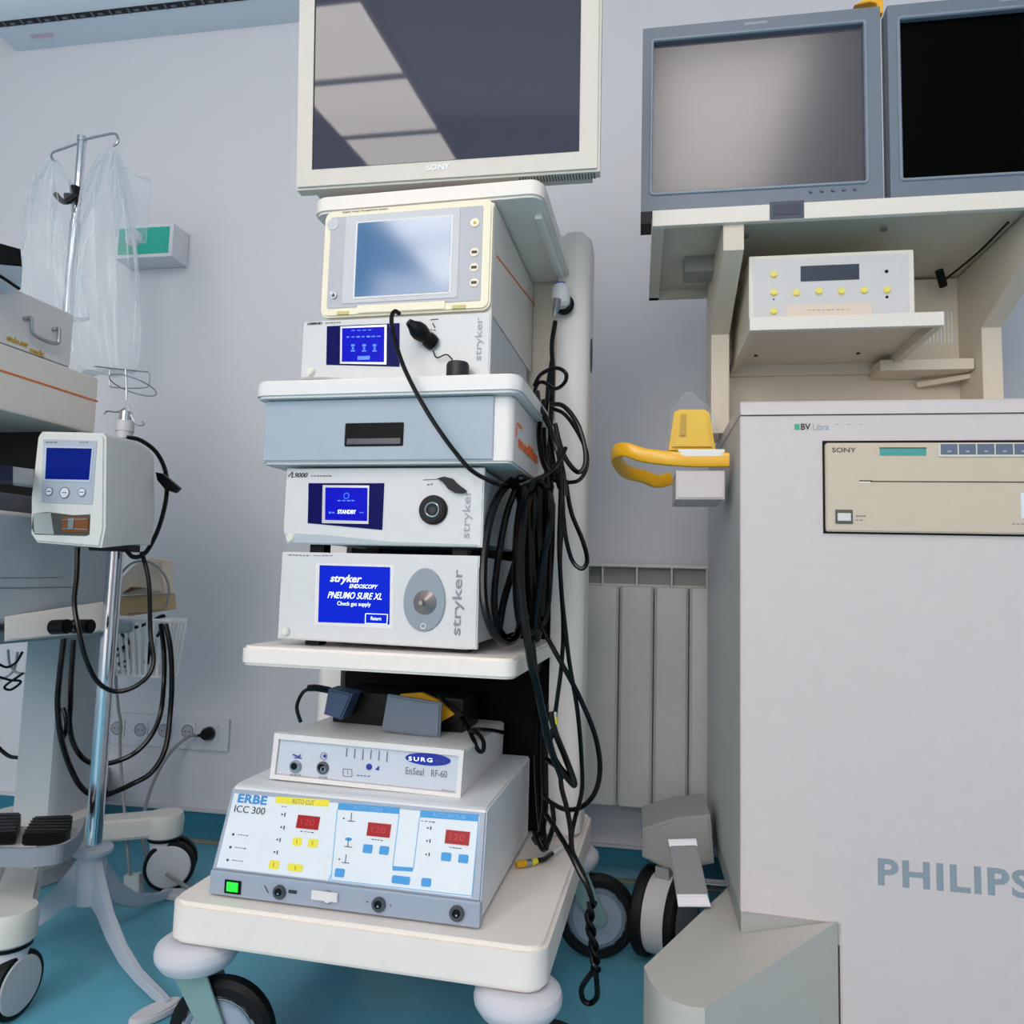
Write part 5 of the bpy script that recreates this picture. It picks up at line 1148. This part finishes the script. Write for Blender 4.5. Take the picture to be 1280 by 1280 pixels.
# ---- wire basket behind the stand
BV_ = 1.62
tl,tr_,bl,br = [CF.at(*q_,BV_) for q_ in ((100,784),(214,764),(118,852),(204,836))]
bk_ = Thing('wire_basket', 'white wire basket holding coiled cables behind the pump pole', 'basket', CF, tuple(Vector(bl).lerp(Vector(br),.5)))
D = Vector((0,.06,0)); tl,tr_,bl,br = map(Vector,(tl,tr_,bl,br)); tl.z = tr_.z = (tl.z+tr_.z)/2; bl.z = br.z = (bl.z+br.z)/2
bm = B(); R_ = .0034
tube(bm, [tl,tr_,tr_+D,tl+D,tl], R_*1.5, sm=0); tube(bm, [bl,br,br+D*.9,bl+D*.9,bl], R_, sm=0); bk_.part('rim', bm, mat('wire_white',(240,240,242),.35))
bm = B()
for i in range(13):
    f_ = i/12; tube(bm, [tl.lerp(tr_,f_), bl.lerp(br,f_), bl.lerp(br,f_)+D*.9, tl.lerp(tr_,f_)+D], R_, sm=0, m=6)
for f_ in (.25,.5,.75): tube(bm, [tl+D*f_, bl+D*.9*f_, br+D*.9*f_, tr_+D*f_], R_, sm=0, m=6)
bk_.part('wire_bar', bm, mat('wire_white',(240,240,242),.35))
bm = B(); prism(bm, [CF.at(*q_,1.69) for q_ in ((148,771),(206,762),(204,742),(150,745))], (0,.05,0), .003); single('beige_carton', bm, BROWN, 'beige carton standing in the wire basket', 'carton', CF, CF.at(178,765,1.66))
bm = B(); prism(bm, [CF.at(*q_,1.68) for q_ in ((148,744),(204,741),(200,718),(202,700),(186,697),(166,706),(150,722))], (0,.05,0), .006); single('cream_pouch', bm, mat('pouch_cream',(222,208,190),.6,noise=.1,nscale=25), 'crumpled cream pouch lying over the carton in the basket', 'pouch', CF, CF.at(178,740,1.65))
bm = B(); prism(bm, [CF.at(*q_,1.665) for q_ in ((154,741),(163,734),(178,735),(164,737))], (0,.02,0)); single('brown_flap', bm, mat('flap_brown',(120,80,40),.6), 'brown folded flap showing under the cream pouch', 'flap', CF, CF.at(160,738,1.65))
for i,(lab,pts) in enumerate((('black coiled cable lying in the top of the basket',[(120,800,1.66),(140,812,1.66),(160,805,1.66),(150,792,1.68),(130,798,1.68),(112,792,1.68)]),('black coiled cable on the right of the basket',[(150,778,1.66),(170,784,1.66),(190,776,1.66),(205,770,1.68),(200,790,1.68),(190,800,1.68)]),('black cable zigzagging at the left of the basket',[(104,796,1.64),(114,790,1.64),(108,803,1.64),(122,788,1.64),(124,806,1.64),(132,790,1.64)]))):
    cable(lab, pts, .0042, CABLE, group='cables in the wire basket')
cable('black connector cable standing upright in the basket', [(190,800,1.66),(186,815,1.66),(183,830,1.66)], .0065, CABLE, group='cables in the wire basket')
cable('grey coil lying at the bottom of the basket', [(146,820,1.66),(158,812,1.66),(160,824,1.66),(148,830,1.66),(158,834,1.66)], .0036, GCABLE, group='cables in the wire basket')

# ---- drip stand with two clear bags
iv = Thing('drip_stand', 'thin chrome drip pole with a two-armed hook bar at upper left', 'drip stand', CF, (-1.54,1.60,0))
IVV = 1.60; xx = CF.at(103,172,IVV)[0]
bm = B(); c_ = Vector(CF.at(103,172,IVV)); cyl(bm, (c_.x,IVV,.02),(c_.x,IVV,1.66),.0125); cyl(bm, (c_.x,IVV,1.65),(c_.x,IVV,c_.z),.0105); cyl(bm, (c_.x,IVV,c_.z-.012),(c_.x,IVV,c_.z+.002),.0125); iv.part('pole', bm, CHROME)
bm = B(); w_ = lambda x,y,dv=0: Vector(CF.at(x,y,IVV+dv)); tube(bm, [w_(103,177),w_(84,184),w_(67,190),w_(64,194),w_(66,200),w_(69,201)], .0032); tube(bm, [w_(103,175),w_(125,170),w_(142,167),w_(147,171),w_(147,178),w_(141,183)], .0032); iv.part('hook_bar', bm, STEEL)
bm = B(); cyl(bm, w_(94,254,-.01), w_(94,234,-.01), .012); cyl(bm, w_(82,246,-.03), w_(100,246,-.0), .010); tube(bm, [w_(96,244,-.03),w_(84,252,-.035),w_(76,250,-.035),w_(70,243,-.035)], .0075); iv.part('clamp_knob', bm, BLACK)
bm = B(); cyl(bm, (c_.x,IVV,.002),(c_.x,IVV,.03),.12,.10,n=40); iv.part('foot_plate', bm, mat('foot_plate_grey',(160,162,168),.5))
def bag(label, hook, rows, v, seed, depth=.045):
    random.seed(seed); bm = B(); n = 64; rings = []; ph = [random.uniform(0,6.28) for _ in range(9)]
    S = smooth([Vector((x0,x1,y)) for y,x0,x1 in rows], 8)
    N_ = len(S)
    for j,s in enumerate(S):
        t_ = j/(N_-1); a = Vector(CF.at(s.x,s.z,v)); b = Vector(CF.at(s.y,s.z,v)); w = (b-a).length/2; c = (a+b)/2; gath = max(0,1-t_*1.25)
        ring = []
        for i in range(n):
            th = 2*PI*i/n
            fold = gath*(.5*math.sin(5*th+ph[0]+1.2*t_)+.4*math.sin(9*th+ph[1])+.30*math.sin(15*th+ph[2]))+ (.34*math.sin(7*th+ph[3]+3*t_)+.20*math.sin(12*th-5*t_+ph[4]))*(1-.75*t_)
            dd = depth*min(1,w/.06)*(1-.45*t_)
            ring.append(bm.verts.new(c+Vector((w*math.cos(th)*(1+.04*math.sin(9*t_+3*th)), dd*(math.sin(th)*(1+.3*fold)+fold*.8), .004*math.sin(6*th+8*t_)))))
        rings.append(ring)
    for a,b in zip(rings,rings[1:]):
        for i in range(n): bm.faces.new((a[i],a[(i+1)%n],b[(i+1)%n],b[i]))
    bm.faces.new(rings[-1])
    return single('clear_bag', bm, FILM, label, 'plastic bag', CF, CF.at(hook[0],hook[1],v))
bag('clear crumpled plastic bag hanging from the left hook of the drip pole', (67,200), [(200,64,70),(215,56,78),(240,45,90),(275,36,94),(310,30,96),(350,27,98),(400,30,110)], 1.58, 3)
bag('long clear plastic bag hanging from the right hook, reaching down to the pump pole', (143,188), [(186,139,146),(205,126,150),(235,114,155),(270,100,162),(320,88,170),(370,84,173),(420,86,174),(455,96,172),(466,102,168)], 1.56, 5, .05)
bm = B(); n_=14
for j in range(1): pass
A_ = [CF.at(*q_,1.64) for q_ in ((150,206),(160,210),(168,218),(184,221),(182,240),(180,262),(176,300),(158,300),(154,260))]
prism(bm, A_, (0,.025,0), .004); single('clear_bag', bm, FILM, 'folded flap of clear film standing out right of the long bag', 'plastic bag', CF, A_[0])
